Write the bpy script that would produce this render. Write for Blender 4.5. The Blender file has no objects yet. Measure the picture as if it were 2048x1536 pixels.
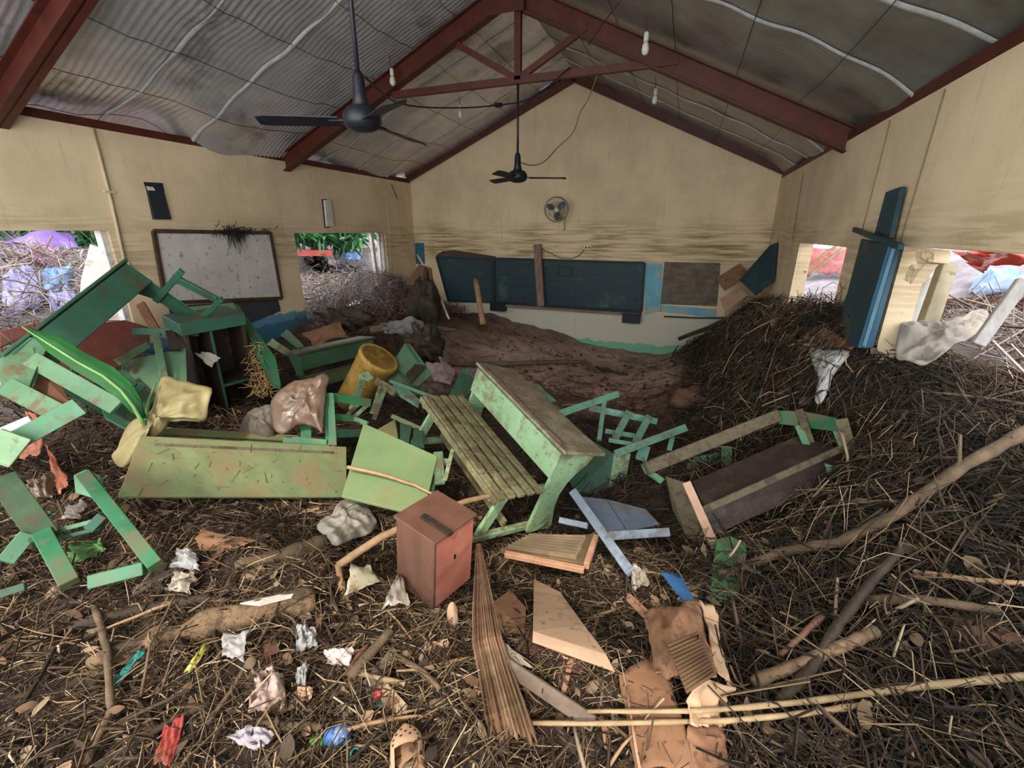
import bpy, math, random
import numpy as np
from mathutils import Vector, Matrix
random.seed(7)
SC = bpy.context.scene
COL = SC.collection

# ------------------------------------------------------------------ camera
FPX, CX, CY = 884.0, 1024.0, 768.0
PITCH, YAW = math.radians(19.0), math.radians(20.5)
FW = np.array([-math.sin(YAW)*math.cos(PITCH), math.cos(YAW)*math.cos(PITCH), -math.sin(PITCH)])
RT = np.array([math.cos(YAW), math.sin(YAW), 0.0])
UP = np.cross(RT, FW)
EYE = np.array([0.0, 0.0, 2.3])
cam_data = bpy.data.cameras.new('camera')
cam_data.sensor_width = 36.0
cam_data.lens = 36.0*FPX/2048.0
cam_data.clip_start = 0.05
cam = bpy.data.objects.new('camera', cam_data)
COL.objects.link(cam)
cam.location = EYE
cam.rotation_euler = (math.radians(90)-PITCH, 0.0, YAW)
SC.camera = cam

# ------------------------------------------------------------------ light
world = bpy.data.worlds.new('sky')
SC.world = world
world.use_nodes = True
wn = world.node_tree.nodes
wn['Background'].inputs['Color'].default_value = (0.93, 0.965, 1.0, 1)
wn['Background'].inputs['Strength'].default_value = 2.3
sun_d = bpy.data.lights.new('sun', 'SUN')
sun_d.energy = 1.6
sun_d.angle = math.radians(3)
sun_d.color = (1.0, 0.93, 0.82)
sun = bpy.data.objects.new('sun', sun_d)
COL.objects.link(sun)
SUN_EL, SUN_AZ = math.radians(47), math.radians(14)   # from behind the viewer, a little to the right
sdir = Vector((math.sin(SUN_AZ)*math.cos(SUN_EL), -math.cos(SUN_AZ)*math.cos(SUN_EL), math.sin(SUN_EL)))
sun.rotation_euler = sdir.to_track_quat('Z', 'Y').to_euler()
sun.location = (3, -8, 9)
SC.view_settings.view_transform = 'Standard'
SC.view_settings.look = 'None'
SC.view_settings.gamma = 1.0
SC.view_settings.use_curve_mapping = False
SC.view_settings.exposure = 1.1

# ------------------------------------------------------------------ geometry helpers
def ray(px, py):
    return FW*FPX + RT*(px-CX) - UP*(py-CY)
def P(px, py, d=None, x=None, y=None, z=None):
    """a point of the room seen at (px, py), at a known depth or on a known plane"""
    r = ray(px, py)
    if d is not None: k = d/FPX
    elif x is not None: k = (x-EYE[0])/r[0]
    elif y is not None: k = (y-EYE[1])/r[1]
    else: k = (z-EYE[2])/r[2]
    return EYE + r*k
def A(*v): return np.array(v, float)
def unit(v):
    v = np.asarray(v, float); n = np.linalg.norm(v)
    return v/n if n > 1e-9 else v
def srgb(r, g, b):
    f = lambda c: (c/255/12.92) if c/255 <= 0.04045 else ((c/255+0.055)/1.055)**2.4
    return (f(r), f(g), f(b), 1)

def _vnoise(seed):
    rng = np.random.default_rng(seed)
    tab = rng.random((64, 64))*2-1
    def fn(x, y):
        x = np.asarray(x, float); y = np.asarray(y, float)
        xi = np.floor(x).astype(int); yi = np.floor(y).astype(int)
        fx = x-xi; fy = y-yi
        fx = fx*fx*(3-2*fx); fy = fy*fy*(3-2*fy)
        a = tab[xi % 64, yi % 64]; b = tab[(xi+1) % 64, yi % 64]
        c = tab[xi % 64, (yi+1) % 64]; d = tab[(xi+1) % 64, (yi+1) % 64]
        return (a*(1-fx)+b*fx)*(1-fy) + (c*(1-fx)+d*fx)*fy
    return fn
VN = _vnoise(3)
def fbm(x, y, octs=4):
    s = 0; a = 1.0
    for k in range(octs):
        s = s + a*VN(np.asarray(x)*2**k+17.3*k, np.asarray(y)*2**k+5.1*k); a *= 0.5
    return s

# ------------------------------------------------------------------ materials
MATS = {}
def mat(name, c1, c2=None, scale=6.0, rough=0.7, bump=0.2, bscale=None, stretch=(1, 1, 1), metal=0.0,
        dirt=0.0, dirtcol=(92, 76, 56), dscale=3.5, updirt=0.0, trans=0.0, spec=0.35, alpha=1.0, attr=False, detail=6):
    if name in MATS: return MATS[name]
    m = bpy.data.materials.new(name); m.use_nodes = True
    nt = m.node_tree; N = nt.nodes; L = nt.links
    b = N['Principled BSDF']
    b.inputs['Roughness'].default_value = rough
    b.inputs['Metallic'].default_value = metal
    b.inputs['Specular IOR Level'].default_value = spec
    tc = N.new('ShaderNodeTexCoord'); mp = N.new('ShaderNodeMapping')
    mp.inputs['Scale'].default_value = stretch
    L.new(tc.outputs['Object'], mp.inputs['Vector'])
    nz = N.new('ShaderNodeTexNoise'); nz.inputs['Scale'].default_value = scale
    nz.inputs['Detail'].default_value = detail; nz.inputs['Roughness'].default_value = 0.62
    L.new(mp.outputs['Vector'], nz.inputs['Vector'])
    rp = N.new('ShaderNodeValToRGB')
    rp.color_ramp.elements[0].position = 0.32; rp.color_ramp.elements[1].position = 0.68
    rp.color_ramp.elements[0].color = srgb(*c1); rp.color_ramp.elements[1].color = srgb(*(c2 or c1))
    L.new(nz.outputs['Fac'], rp.inputs['Fac'])
    col = rp.outputs['Color']
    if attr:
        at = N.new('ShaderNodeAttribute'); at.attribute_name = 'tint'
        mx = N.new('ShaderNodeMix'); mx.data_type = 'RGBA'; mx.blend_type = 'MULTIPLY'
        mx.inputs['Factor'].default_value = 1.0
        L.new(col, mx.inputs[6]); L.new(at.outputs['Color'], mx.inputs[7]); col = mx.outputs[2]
    if dirt > 0 or updirt > 0:
        n2 = N.new('ShaderNodeTexNoise'); n2.inputs['Scale'].default_value = dscale
        n2.inputs['Detail'].default_value = 8; n2.inputs['Roughness'].default_value = 0.7
        L.new(tc.outputs['Object'], n2.inputs['Vector'])
        r2 = N.new('ShaderNodeMapRange'); r2.inputs[1].default_value = 0.57-0.22*dirt; r2.inputs[2].default_value = 0.68-0.22*dirt; r2.inputs[4].default_value = 0.85
        L.new(n2.outputs['Fac'], r2.inputs[0])
        fac = r2.outputs[0]
        if dirt > 0.1:
            n5 = N.new('ShaderNodeTexNoise'); n5.inputs['Scale'].default_value = dscale*4.5
            n5.inputs['Detail'].default_value = 9; n5.inputs['Roughness'].default_value = 0.75
            L.new(mp.outputs['Vector'], n5.inputs['Vector'])
            r5 = N.new('ShaderNodeMapRange'); r5.inputs[1].default_value = 0.61-0.16*dirt; r5.inputs[2].default_value = 0.66-0.16*dirt
            r5.inputs[4].default_value = 0.75
            L.new(n5.outputs['Fac'], r5.inputs[0])
            mxm = N.new('ShaderNodeMath'); mxm.operation = 'MAXIMUM'
            L.new(fac, mxm.inputs[0]); L.new(r5.outputs[0], mxm.inputs[1]); fac = mxm.outputs[0]
        if updirt > 0:
            ge = N.new('ShaderNodeNewGeometry'); sx = N.new('ShaderNodeSeparateXYZ')
            L.new(ge.outputs['Normal'], sx.inputs[0])
            r3 = N.new('ShaderNodeMapRange'); r3.inputs[1].default_value = 0.3; r3.inputs[2].default_value = 0.95
            r3.inputs[4].default_value = updirt
            L.new(sx.outputs['Z'], r3.inputs[0])
            ad = N.new('ShaderNodeMath'); ad.operation = 'ADD'; ad.use_clamp = True
            ml = N.new('ShaderNodeMath'); ml.operation = 'MULTIPLY'
            r4 = N.new('ShaderNodeMapRange'); r4.inputs[1].default_value = 0.3; r4.inputs[2].default_value = 0.6
            L.new(n2.outputs['Fac'], r4.inputs[0])
            L.new(r3.outputs[0], ml.inputs[0]); L.new(r4.outputs[0], ml.inputs[1])
            L.new(fac, ad.inputs[0]); L.new(ml.outputs[0], ad.inputs[1]); fac = ad.outputs[0]
        mx = N.new('ShaderNodeMix'); mx.data_type = 'RGBA'
        mx.inputs[7].default_value = srgb(*dirtcol)
        L.new(fac, mx.inputs['Factor']); L.new(col, mx.inputs[6]); col = mx.outputs[2]
    L.new(col, b.inputs['Base Color'])
    if bump > 0:
        bp = N.new('ShaderNodeBump'); bp.inputs['Strength'].default_value = bump; bp.inputs['Distance'].default_value = 0.01
        n3 = N.new('ShaderNodeTexNoise'); n3.inputs['Scale'].default_value = bscale or scale*4
        n3.inputs['Detail'].default_value = 5
        L.new(mp.outputs['Vector'], n3.inputs['Vector'])
        L.new(n3.outputs['Fac'], bp.inputs['Height']); L.new(bp.outputs['Normal'], b.inputs['Normal'])
    if trans > 0:
        # thin sheets let some light through
        td = N.new('ShaderNodeBsdfTranslucent'); ms = N.new('ShaderNodeMixShader'); out = N['Material Output']
        L.new(col, td.inputs['Color']); ms.inputs[0].default_value = trans
        L.new(b.outputs[0], ms.inputs[1]); L.new(td.outputs[0], ms.inputs[2]); L.new(ms.outputs[0], out.inputs['Surface'])
    if alpha < 1:
        b.inputs['Alpha'].default_value = alpha
    MATS[name] = m
    return m

def wall_mat(name, zones, stain=0.9, base=(229, 205, 168), stain_c=(128, 102, 58)):
    """cream plaster; zones = [(height below which the coat starts, colour)], flood stain band in z 1.75..2.45"""
    m = bpy.data.materials.new(name); m.use_nodes = True
    nt = m.node_tree; N = nt.nodes; L = nt.links; b = N['Principled BSDF']
    b.inputs['Roughness'].default_value = 0.85; b.inputs['Specular IOR Level'].default_value = 0.2
    ge = N.new('ShaderNodeNewGeometry'); sp = N.new('ShaderNodeSeparateXYZ'); L.new(ge.outputs['Position'], sp.inputs[0])
    def noise(scale, st, det=6):
        mp = N.new('ShaderNodeMapping'); mp.inputs['Scale'].default_value = st; L.new(ge.outputs['Position'], mp.inputs['Vector'])
        n = N.new('ShaderNodeTexNoise'); n.inputs['Scale'].default_value = scale; n.inputs['Detail'].default_value = det
        n.inputs['Roughness'].default_value = 0.65
        L.new(mp.outputs['Vector'], n.inputs['Vector']); return n.outputs['Fac']
    def rng(src, a, b_, lo=0.0, hi=1.0, smooth=True):
        r = N.new('ShaderNodeMapRange'); r.interpolation_type = 'SMOOTHSTEP' if smooth else 'LINEAR'
        r.inputs[1].default_value = a; r.inputs[2].default_value = b_; r.inputs[3].default_value = lo; r.inputs[4].default_value = hi
        L.new(src, r.inputs[0]); return r.outputs[0]
    def mth(op, a, b_):
        n = N.new('ShaderNodeMath'); n.operation = op; n.use_clamp = op != 'ADD' or False
        for k, v in enumerate((a, b_)):
            if isinstance(v, (int, float)): n.inputs[k].default_value = v
            else: L.new(v, n.inputs[k])
        return n.outputs[0]
    def mix(f, c_a, c_b):
        n = N.new('ShaderNodeMix'); n.data_type = 'RGBA'
        if isinstance(f, float): n.inputs['Factor'].default_value = f
        else: L.new(f, n.inputs['Factor'])
        for k, c in ((6, c_a), (7, c_b)):
            if isinstance(c, tuple): n.inputs[k].default_value = srgb(*c)
            else: L.new(c, n.inputs[k])
        return n.outputs[2]
    big = noise(1.1, (1, 1, 1)); fine = noise(38, (1, 1, 1), 3)
    col = mix(rng(big, 0.35, 0.7), base, tuple(int(c*0.9) for c in base))
    z = sp.outputs['Z']
    edge = mth('ADD', z, rng(noise(5, (1, 1, 1)), 0.2, 0.8, -0.05, 0.05))
    for h, c in zones:
        col = mix(rng(edge, h-0.012, h+0.012, 1.0, 0.0), col, c)
    if stain:
        st = noise(2.4, (0.55, 0.55, 11.0), 7)
        band = mth('MULTIPLY', rng(z, 1.62, 1.95), rng(z, 2.22, 2.62, 1.0, 0.0))
        side = rng(noise(0.55, (1, 1, 1), 2), 0.3, 0.62, 0.15, 1.0)
        f = mth('MULTIPLY', mth('MULTIPLY', rng(st, 0.40, 0.60), band), side)
        col = mix(mth('MULTIPLY', f, stain), col, stain_c)
        # mud splashes and scuffs lower down
        sp2 = rng(noise(13, (1, 1, 1), 8), 0.66, 0.74)
        f2 = mth('MULTIPLY', sp2, rng(z, 2.35, 2.75, 0.75, 0.0))
        col = mix(f2, col, (88, 68, 46))
        run = rng(noise(3.2, (4.5, 4.5, 0.3), 5), 0.56, 0.75)
        col = mix(mth('MULTIPLY', run, 0.22), col, (120, 100, 66))
    L.new(col, b.inputs['Base Color'])
    bp = N.new('ShaderNodeBump'); bp.inputs['Strength'].default_value = 0.12; bp.inputs['Distance'].default_value = 0.01
    L.new(fine, bp.inputs['Height']); L.new(bp.outputs['Normal'], b.inputs['Normal'])
    MATS[name] = m
    return m

# ------------------------------------------------------------------ object helpers
def raw_mesh(name, V, F, m, smooth=False, bevel=0.0, tint=None):
    me = bpy.data.meshes.new(name)
    me.from_pydata([tuple(map(float, v)) for v in V], [], [tuple(map(int, f)) for f in F])
    me.update()
    if m: me.materials.append(m)
    if smooth: me.polygons.foreach_set('use_smooth', [True]*len(me.polygons))
    o = bpy.data.objects.new(name, me); COL.objects.link(o)
    if bevel > 0:
        bv = o.modifiers.new('bevel', 'BEVEL'); bv.width = bevel; bv.segments = 1; bv.limit_method = 'ANGLE'
    return o
class Thing:
    """collects parts in room coordinates; build() puts the origin at the thing's base"""
    def __init__(s, name, label=None, cat=None, group=None, kind=None, base=None):
        s.name, s.label, s.cat, s.group, s.kind, s.base = name, label, cat, group, kind, base
        s.parts = []
    def add(s, name, V, F, m, smooth=False, bevel=0.0, sub=None, label=None, xf=None, kind=None):
        V = np.asarray(V, float)
        if xf is not None: V = V @ np.asarray(xf[0]).T + np.asarray(xf[1])
        s.parts.append([name, V, F, m, smooth, bevel, sub, label, None, kind]); return len(s.parts)-1
    def build(s):
        allv = np.concatenate([p[1] for p in s.parts])
        base = s.base if s.base is not None else A(allv[:, 0].mean(), allv[:, 1].mean(), allv[:, 2].min())
        if len(s.parts) == 1:
            p = s.parts[0]; root = raw_mesh(s.name, p[1]-base, p[2], p[3], p[4], p[5]); root.location = base
        else:
            root = bpy.data.objects.new(s.name, None); COL.objects.link(root); root.location = base
            root.empty_display_size = 0.1
            for p in s.parts:
                o = raw_mesh(p[0], p[1]-base, p[2], p[3], p[4], p[5]); p[8] = o
                o.parent = root if p[6] is None else s.parts[p[6]][8]
                if p[7]: o['label'] = p[7]
                if p[9]: o['kind'] = p[9]
        for k, v in (('label', s.label), ('category', s.cat), ('group', s.group), ('kind', s.kind)):
            if v: root[k] = v
        s.root = root
        return root
def one(name, VF, m, label, cat, group=None, smooth=False, bevel=0.0, kind=None):
    t = Thing(name, label, cat, group, kind); t.add(name, VF[0], VF[1], m, smooth, bevel); return t.build()

BOXF = [(0, 3, 2, 1), (4, 5, 6, 7), (0, 1, 5, 4), (1, 2, 6, 5), (2, 3, 7, 6), (3, 0, 4, 7)]
def box(x0, x1, y0, y1, z0, z1):
    return [(x0, y0, z0), (x1, y0, z0), (x1, y1, z0), (x0, y1, z0), (x0, y0, z1), (x1, y0, z1), (x1, y1, z1), (x0, y1, z1)], BOXF
def beam(p0, p1, w, t, wdir=(0, 0, 1), taper=1.0):
    """bar from p0 to p1; w along wdir, t across"""
    p0 = np.asarray(p0, float); p1 = np.asarray(p1, float); a = unit(p1-p0)
    u = np.asarray(wdir, float); u = unit(u-a*np.dot(u, a)); v = np.cross(a, u)
    V = []
    for p, k in ((p0, 1.0), (p1, taper)):
        for s, q in ((-1, -1), (1, -1), (1, 1), (-1, 1)):
            V.append(p+u*s*w/2*k+v*q*t/2)
    return V, [(0, 3, 2, 1), (4, 5, 6, 7), (0, 1, 5, 4), (1, 2, 6, 5), (2, 3, 7, 6), (3, 0, 4, 7)]
def slab(pts, t, away=None):
    """polygon given by its visible face, extruded by t away from the eye"""
    pts = [np.asarray(p, float) for p in pts]; n = len(pts)
    nn = np.zeros(3)
    for k in range(n): nn += np.cross(pts[k], pts[(k+1) % n])
    nn = unit(nn); c = sum(pts)/n
    d = (c-EYE) if away is None else np.asarray(away, float)
    if np.dot(nn, d) < 0: nn = -nn
    V = pts+[p+nn*t for p in pts]
    F = [tuple(range(n)), tuple(range(2*n-1, n-1, -1))]+[(k, k+n, (k+1) % n+n, (k+1) % n) for k in range(n)]
    q = np.cross(pts[1]-pts[0], pts[2]-pts[0])
    if np.dot(q, nn) > 0: F = [f[::-1] for f in F]
    return V, F
def join(*vfs):
    V = []; F = []
    for v, f in vfs:
        k = len(V); V += list(v); F += [tuple(i+k for i in q) for q in f]
    return V, F
def tube(pts, r, n=7, cap=True):
    pts = [np.asarray(p, float) for p in pts]; m = len(pts)
    rr = r if hasattr(r, '__len__') else [r]*m
    V = []; F = []; ref = None
    for k in range(m):
        a = unit(pts[min(k+1, m-1)]-pts[max(k-1, 0)])
        if ref is None: ref = A(0, 0, 1) if abs(a[2]) < 0.9 else A(1, 0, 0)
        u = unit(ref-a*np.dot(ref, a)); v = np.cross(a, u); ref = u
        for j in range(n):
            th = 2*math.pi*j/n
            V.append(pts[k]+(u*math.cos(th)+v*math.sin(th))*rr[k])
    for k in range(m-1):
        for j in range(n):
            F.append((k*n+j, k*n+(j+1) % n, (k+1)*n+(j+1) % n, (k+1)*n+j))
    if cap: F.append(tuple(range(n-1, -1, -1))); F.append(tuple((m-1)*n+j for j in range(n)))
    return V, F
def lathe(prof, c, axis=(0, 0, 1), n=20):
    a = unit(axis); ref = A(0, 0, 1) if abs(a[2]) < 0.9 else A(1, 0, 0)
    u = unit(ref-a*np.dot(ref, a)); v = np.cross(a, u); c = np.asarray(c, float)
    V = []; F = []
    for r, h in prof:
        for j in range(n):
            th = 2*math.pi*j/n
            V.append(c+a*h+(u*math.cos(th)+v*math.sin(th))*max(r, 1e-4))
    for k in range(len(prof)-1):
        for j in range(n):
            F.append((k*n+j, k*n+(j+1) % n, (k+1)*n+(j+1) % n, (k+1)*n+j))
    F.append(tuple(range(n-1, -1, -1))); F.append(tuple((len(prof)-1)*n+j for j in range(n)))
    return V, F
def wobble(p0, p1, n, amp, seed, sag=0.0):
    rng = np.random.default_rng(seed); p0 = np.asarray(p0, float); p1 = np.asarray(p1, float)
    L = np.linalg.norm(p1-p0); o = np.cumsum(rng.normal(size=(n, 3)), 0)*amp*L/n**0.5
    t = np.linspace(0, 1, n)[:, None]
    o = o-o[0]*(1-t)-o[-1]*t
    return list(p0*(1-t)+p1*t+o-A(0, 0, 1)*sag*4*t*(1-t))
def sheet(c, nu=14, nv=14, amp=0.02, freq=4.0, seed=0, thick=0.004, bulge=0.0, edge=0.0, fold=0.0):
    """crumpled sheet over 4 corner points (bilinear), given thickness; edge = ragged outline"""
    c = [np.asarray(q, float) for q in c]
    n = unit(np.cross(c[1]-c[0], c[3]-c[0]))
    if np.dot(n, EYE-c[0]) < 0: n = -n
    rng = np.random.default_rng(seed); ox, oy = rng.random(2)*40
    V = []; F = []
    def pos(i, j):
        u = i/nu; v = j/nv
        return c[0]*(1-u)*(1-v)+c[1]*u*(1-v)+c[2]*u*v+c[3]*(1-u)*v
    cen = sum(c)/4
    for j in range(nv+1):
        for i in range(nu+1):
            u = i/nu; v = j/nv; p = pos(i, j)
            h = float(fbm(u*freq+ox, v*freq+oy, 4))
            if fold:
                h += fold*(abs(((u*freq*0.8+float(VN(v*2+ox, oy))) % 1)-0.5)*2-0.5)
                h += fold*2.2*(0.35-abs(float(VN(u*freq*1.3+oy, v*freq*1.3+ox))))+fold*1.2*(0.35-abs(float(VN(u*freq*3.1+oy, v*freq*2.7+ox))))
            p = p+n*(amp*h+bulge*16*u*(1-u)*v*(1-v))
            if edge:
                rim_ = max(abs(2*u-1), abs(2*v-1)); an = math.atan2(v-0.5, u-0.5)
                k_ = edge*1.1*(0.1+abs(float(fbm(math.cos(an)*1.0+ox+3, math.sin(an)*1.0+oy+9, 3))))
                if i in (0, nu) or j in (0, nv): k_ += edge*0.3*float(VN(u*11+ox, v*11+oy))
                p = p+(cen-p)*min(0.75, k_)*rim_**2
            V.append(p)
    k0 = len(V)
    V += [p-n*thick for p in V[:k0]]
    w = nu+1
    for j in range(nv):
        for i in range(nu):
            a = j*w+i; F.append((a, a+1, a+1+w, a+w)); F.append((k0+a, k0+a+w, k0+a+1+w, k0+a+1))
    rim = [i for i in range(w)]+[j*w+nu for j in range(1, nv+1)]+[nv*w+i for i in range(nu-1, -1, -1)]+[j*w for j in range(nv-1, 0, -1)]
    for a, b in zip(rim, rim[1:]+rim[:1]): F.append((b, a, k0+a, k0+b))
    return V, F
def structure(name, VF, m, bevel=0.0, smooth=False):
    o = raw_mesh(name, VF[0], VF[1], m, smooth, bevel); o['kind'] = 'structure'; return o
def child(o, parent):
    o.parent = parent; o.matrix_parent_inverse = parent.matrix_world.inverted() if parent.location.length else Matrix.Identity(4)
    return o

# ------------------------------------------------------------------ the debris surface
D_, XL, XR = 8.94, -5.66, 1.34
CTRL = np.array([
 (-6,-.6,.85),(-4,-.6,.85),(-2,-.6,.82),(0,-.6,.85),(1.2,-.6,.9),(-4,0,.82),(-2.5,0,.8),(-1,0,.78),(0,0,.78),(1,0,.85),
 (-2.6,.7,.75),(-1.5,1,.72),(-.9,1.3,.6),(0,1.2,.68),(.6,1.2,.74),(1.2,1.2,.8),(1.3,1.75,.84),(1.6,2.5,1.05),(2.1,3.5,1.3),
 (1.8,1.2,.9),(2.4,2,1.2),(3.2,3,1.65),(3.2,0.5,.9),(1.25,2.95,1.0),(1.2,2.45,.95),(.9,2.1,.7),(1.15,3.2,.8),(.9,3.45,.5),
 (.6,4.2,.6),(.7,4.8,.75),(1.1,5.2,1.5),(1.22,4.74,1.55),(1.28,4.0,1.5),(1.3,3.65,1.35),(1.0,4.0,1.1),(.9,6.6,1.1),(.6,5.6,.75),(.3,6,.4),(.25,5.2,.4),(.5,7.4,.55),(1.05,7.4,1.05),
 (1.2,8.6,1.0),(.45,8.6,.35),(.3,3.2,.5),(0,3,.4),(0,4,.32),(-1,6,.18),(-.3,7.5,.1),(-1,5,.22),(-1,4,.3),(0,8.8,.06),(-1.6,8.9,.12),(-2.7,8.9,.37),
 (-3.6,8.9,.52),(-4.3,8.9,.58),(-5,8.9,.5),(-2.9,7.1,.3),(-3.7,6.7,.45),(-2,6.5,.2),(-2.4,5,.2),(-5.5,8.2,1.1),(-5.5,7.6,1.35),(-5.05,7.7,1.0),(-5.5,6.8,.95),(-5.5,5.8,.85),(-5.0,6.8,.75),
 (-4.5,7.4,.7),(-4.5,5.9,.5),(-4.3,4.6,.08),(-4.0,5.0,.05),(-3.75,4.5,.1),(-3.3,3.5,.35),(-2,3.5,.3),(-1.2,2.6,.24),(-.75,2.3,.24),(-.3,1.8,.5),(.4,2.0,.6),(.3,2.5,.44),(.75,2.7,.45),
 (-4.2,1.6,.72),(-5.5,1,.85),(-5.5,2.5,.9),(-5.5,4,.75),(-3.6,2.4,.6),(-2.5,1.8,.62),(-2.9,2.8,.48),(-4.6,3.4,.6),(-1.7,1.9,.5),(-1.3,1.7,.46),
 (-6.6,2,1.15),(-6.6,3,1.15),(-6.6,6.5,.95),(-8,2,1.7),(-8,4.0,1.65),(-8,6,1.0),(-9.5,3.5,2.05),(-9.5,1,2.1),(-12,3,2.4),(-12,6,2.1),(-8,9,1.0),(-13,9,2.7),(-13,13,2.9),(-10.5,13,2.4),(1.8,5,1.4),(1.8,6.2,1.35),(3,5,1.65),(3,7,1.6),(4.6,4,2.15),(4.6,2,2.1),(4.6,6.5,2.1),(4.6,9,2.1),(-9.5,-.6,1.1),(-6.6,-.6,1.0)])
_c = CTRL[:, :2]
_K = -np.sqrt(((_c[:, None]-_c[None])**2).sum(-1)+0.09)
_n = len(CTRL)
_Am = np.zeros((_n+1, _n+1)); _Am[:_n, :_n] = _K+np.eye(_n)*0.03; _Am[:_n, _n] = 1; _Am[_n, :_n] = 1
_W = np.linalg.solve(_Am, np.concatenate([CTRL[:, 2], [0]]))
def T(x, y):
    x = np.asarray(x, float); y = np.asarray(y, float); sh = x.shape
    q = np.stack([x.ravel(), y.ravel()], 1)
    z = -np.sqrt(((q[:, None]-_c[None])**2).sum(-1)+0.09) @ _W[:_n]+_W[_n]
    rough = 0.055-0.035*np.exp(-(((q[:, 0]+1.2)/1.9)**2+((q[:, 1]-6.8)/1.7)**2))
    z = z+rough*fbm(q[:, 0]*2.3+40, q[:, 1]*2.3+40, 5)
    return z.reshape(sh)
def G(px, py, lift=0.0):
    """where the line of sight meets the debris"""
    r = unit(ray(px, py)); s = np.arange(0.7, 12, 0.02)
    q = EYE+s[:, None]*r; h = q[:, 2]-T(q[:, 0], q[:, 1])-lift
    k = np.argmax(h < 0) if (h < 0).any() else len(s)-1
    if k > 0:
        a, b = h[k-1], h[k]; t = s[k-1]+0.02*(a/(a-b+1e-9)) if (h < 0).any() else s[k]
    else: t = s[0]
    return EYE+r*t
def grid_surface(name, x0, x1, y0, y1, step, m, extra=0.0):
    nx = int((x1-x0)/step)+1; ny = int((y1-y0)/step)+1
    X, Y = np.meshgrid(np.linspace(x0, x1, nx), np.linspace(y0, y1, ny))
    Z = np.concatenate([T(X[k:k+20], Y[k:k+20]) for k in range(0, ny, 20)])+extra
    V = np.stack([X.ravel(), Y.ravel(), Z.ravel()], 1)
    I = np.arange(ny*nx).reshape(ny, nx)
    F = np.stack([I[:-1, :-1].ravel(), I[:-1, 1:].ravel(), I[1:, 1:].ravel(), I[1:, :-1].ravel()], 1)
    o = raw_mesh(name, V, F, m, True)
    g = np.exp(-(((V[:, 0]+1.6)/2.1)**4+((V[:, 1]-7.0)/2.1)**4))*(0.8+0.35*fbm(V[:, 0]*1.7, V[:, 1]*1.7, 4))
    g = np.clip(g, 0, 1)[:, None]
    tint = A(0.14, 0.122, 0.105)*(1-g)+A(1.0, 0.95, 0.92)*g  # pale back clay, brightened as lit ground; rest darkened as shade between litter
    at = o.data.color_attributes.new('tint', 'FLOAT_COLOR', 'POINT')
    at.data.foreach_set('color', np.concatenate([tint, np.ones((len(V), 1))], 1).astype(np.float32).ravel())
    return o
def fast_mesh(name, V, F, m, tint=None, smooth=False):
    """V (n,3), F (k,4) arrays, optional colour per vertex"""
    me = bpy.data.meshes.new(name)
    me.vertices.add(len(V)); me.vertices.foreach_set('co', np.asarray(V, np.float32).ravel())
    k = F.shape[1]
    me.loops.add(F.size); me.loops.foreach_set('vertex_index', F.astype(np.int32).ravel())
    me.polygons.add(len(F)); me.polygons.foreach_set('loop_start', np.arange(0, F.size, k, dtype=np.int32))
    if smooth: me.polygons.foreach_set('use_smooth', np.ones(len(F), bool))
    me.update(calc_edges=True)
    if tint is not None:
        at = me.color_attributes.new('tint', 'FLOAT_COLOR', 'POINT')
        at.data.foreach_set('color', np.concatenate([tint, np.ones((len(tint), 1))], 1).astype(np.float32).ravel())
    me.materials.append(m)
    o = bpy.data.objects.new(name, me); COL.objects.link(o); return o

# ================================================================== STRUCTURE
cream_l = wall_mat('plaster_side', [(1.12, (96, 150, 176)), (1.0, (66, 116, 140))], 0.5)
cream_r = wall_mat('plaster_right', [(0.9, (150, 140, 112))], 0.5)
cream_b = wall_mat('plaster_gable', [(0.80, (196, 190, 172)), (0.19, (120, 176, 146))])
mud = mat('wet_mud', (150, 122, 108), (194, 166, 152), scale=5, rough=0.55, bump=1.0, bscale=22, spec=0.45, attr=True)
mud_out = mat('pale_rubble_ground', (92, 86, 92), (128, 120, 126), scale=4, rough=0.9, bump=0.8, bscale=18)
red_steel = mat('red_oxide_steel', (70, 29, 20), (90, 40, 27), scale=5, rough=0.5, bump=0.1, dirt=0.12, dirtcol=(60, 26, 22), spec=0.4)
black_pl = mat('black_enamel', (22, 24, 30), (34, 36, 44), scale=5, rough=0.4, bump=0.03)

def cells(name, axis, at0, at1, us, zs, holes, m):
    """wall built from blocks so that the openings are real"""
    VFs = []
    for u0, u1 in zip(us, us[1:]):
        for z0, z1 in zip(zs, zs[1:]):
            uc, zc = (u0+u1)/2, (z0+z1)/2
            if any(h[0] < uc < h[1] and h[2] < zc < h[3] for h in holes): continue
            VFs.append(box(at0, at1, u0, u1, z0, z1) if axis == 'x' else box(u0, u1, at0, at1, z0, z1))
    return structure(name, join(*VFs), m)
WL1, WL2 = (0.9, 3.1, 0.95, 2.31), (5.56, 7.88, 0.95, 2.28)
WR1, WR2 = (4.86, 6.68, 0.9, 2.17), (0.5, 3.72, -0.1, 2.21)
wall_left = cells('wall_left', 'x', XL-0.15, XL, [-0.6, 0.9, 3.1, 5.56, 7.88, 9.09], [-0.1, 0.95, 2.28, 2.31, 3.28], [WL1, (5.56, 7.88, 0.95, 2.28)], cream_l)
wall_right = cells('wall_right', 'x', XR, XR+0.15, [-0.6, 0.5, 3.72, 4.86, 6.68, 9.09], [-0.1, 0.9, 2.17, 2.21, 3.12], [WR1, WR2], cream_r)
RX = -2.15
def roofz(x):
    x = np.asarray(x, float)
    return np.where(x < RX, 3.42+(x+5.66)*(4.95-3.42)/3.51, 4.95-(x-RX)*(4.95-3.30)/3.49)
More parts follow.
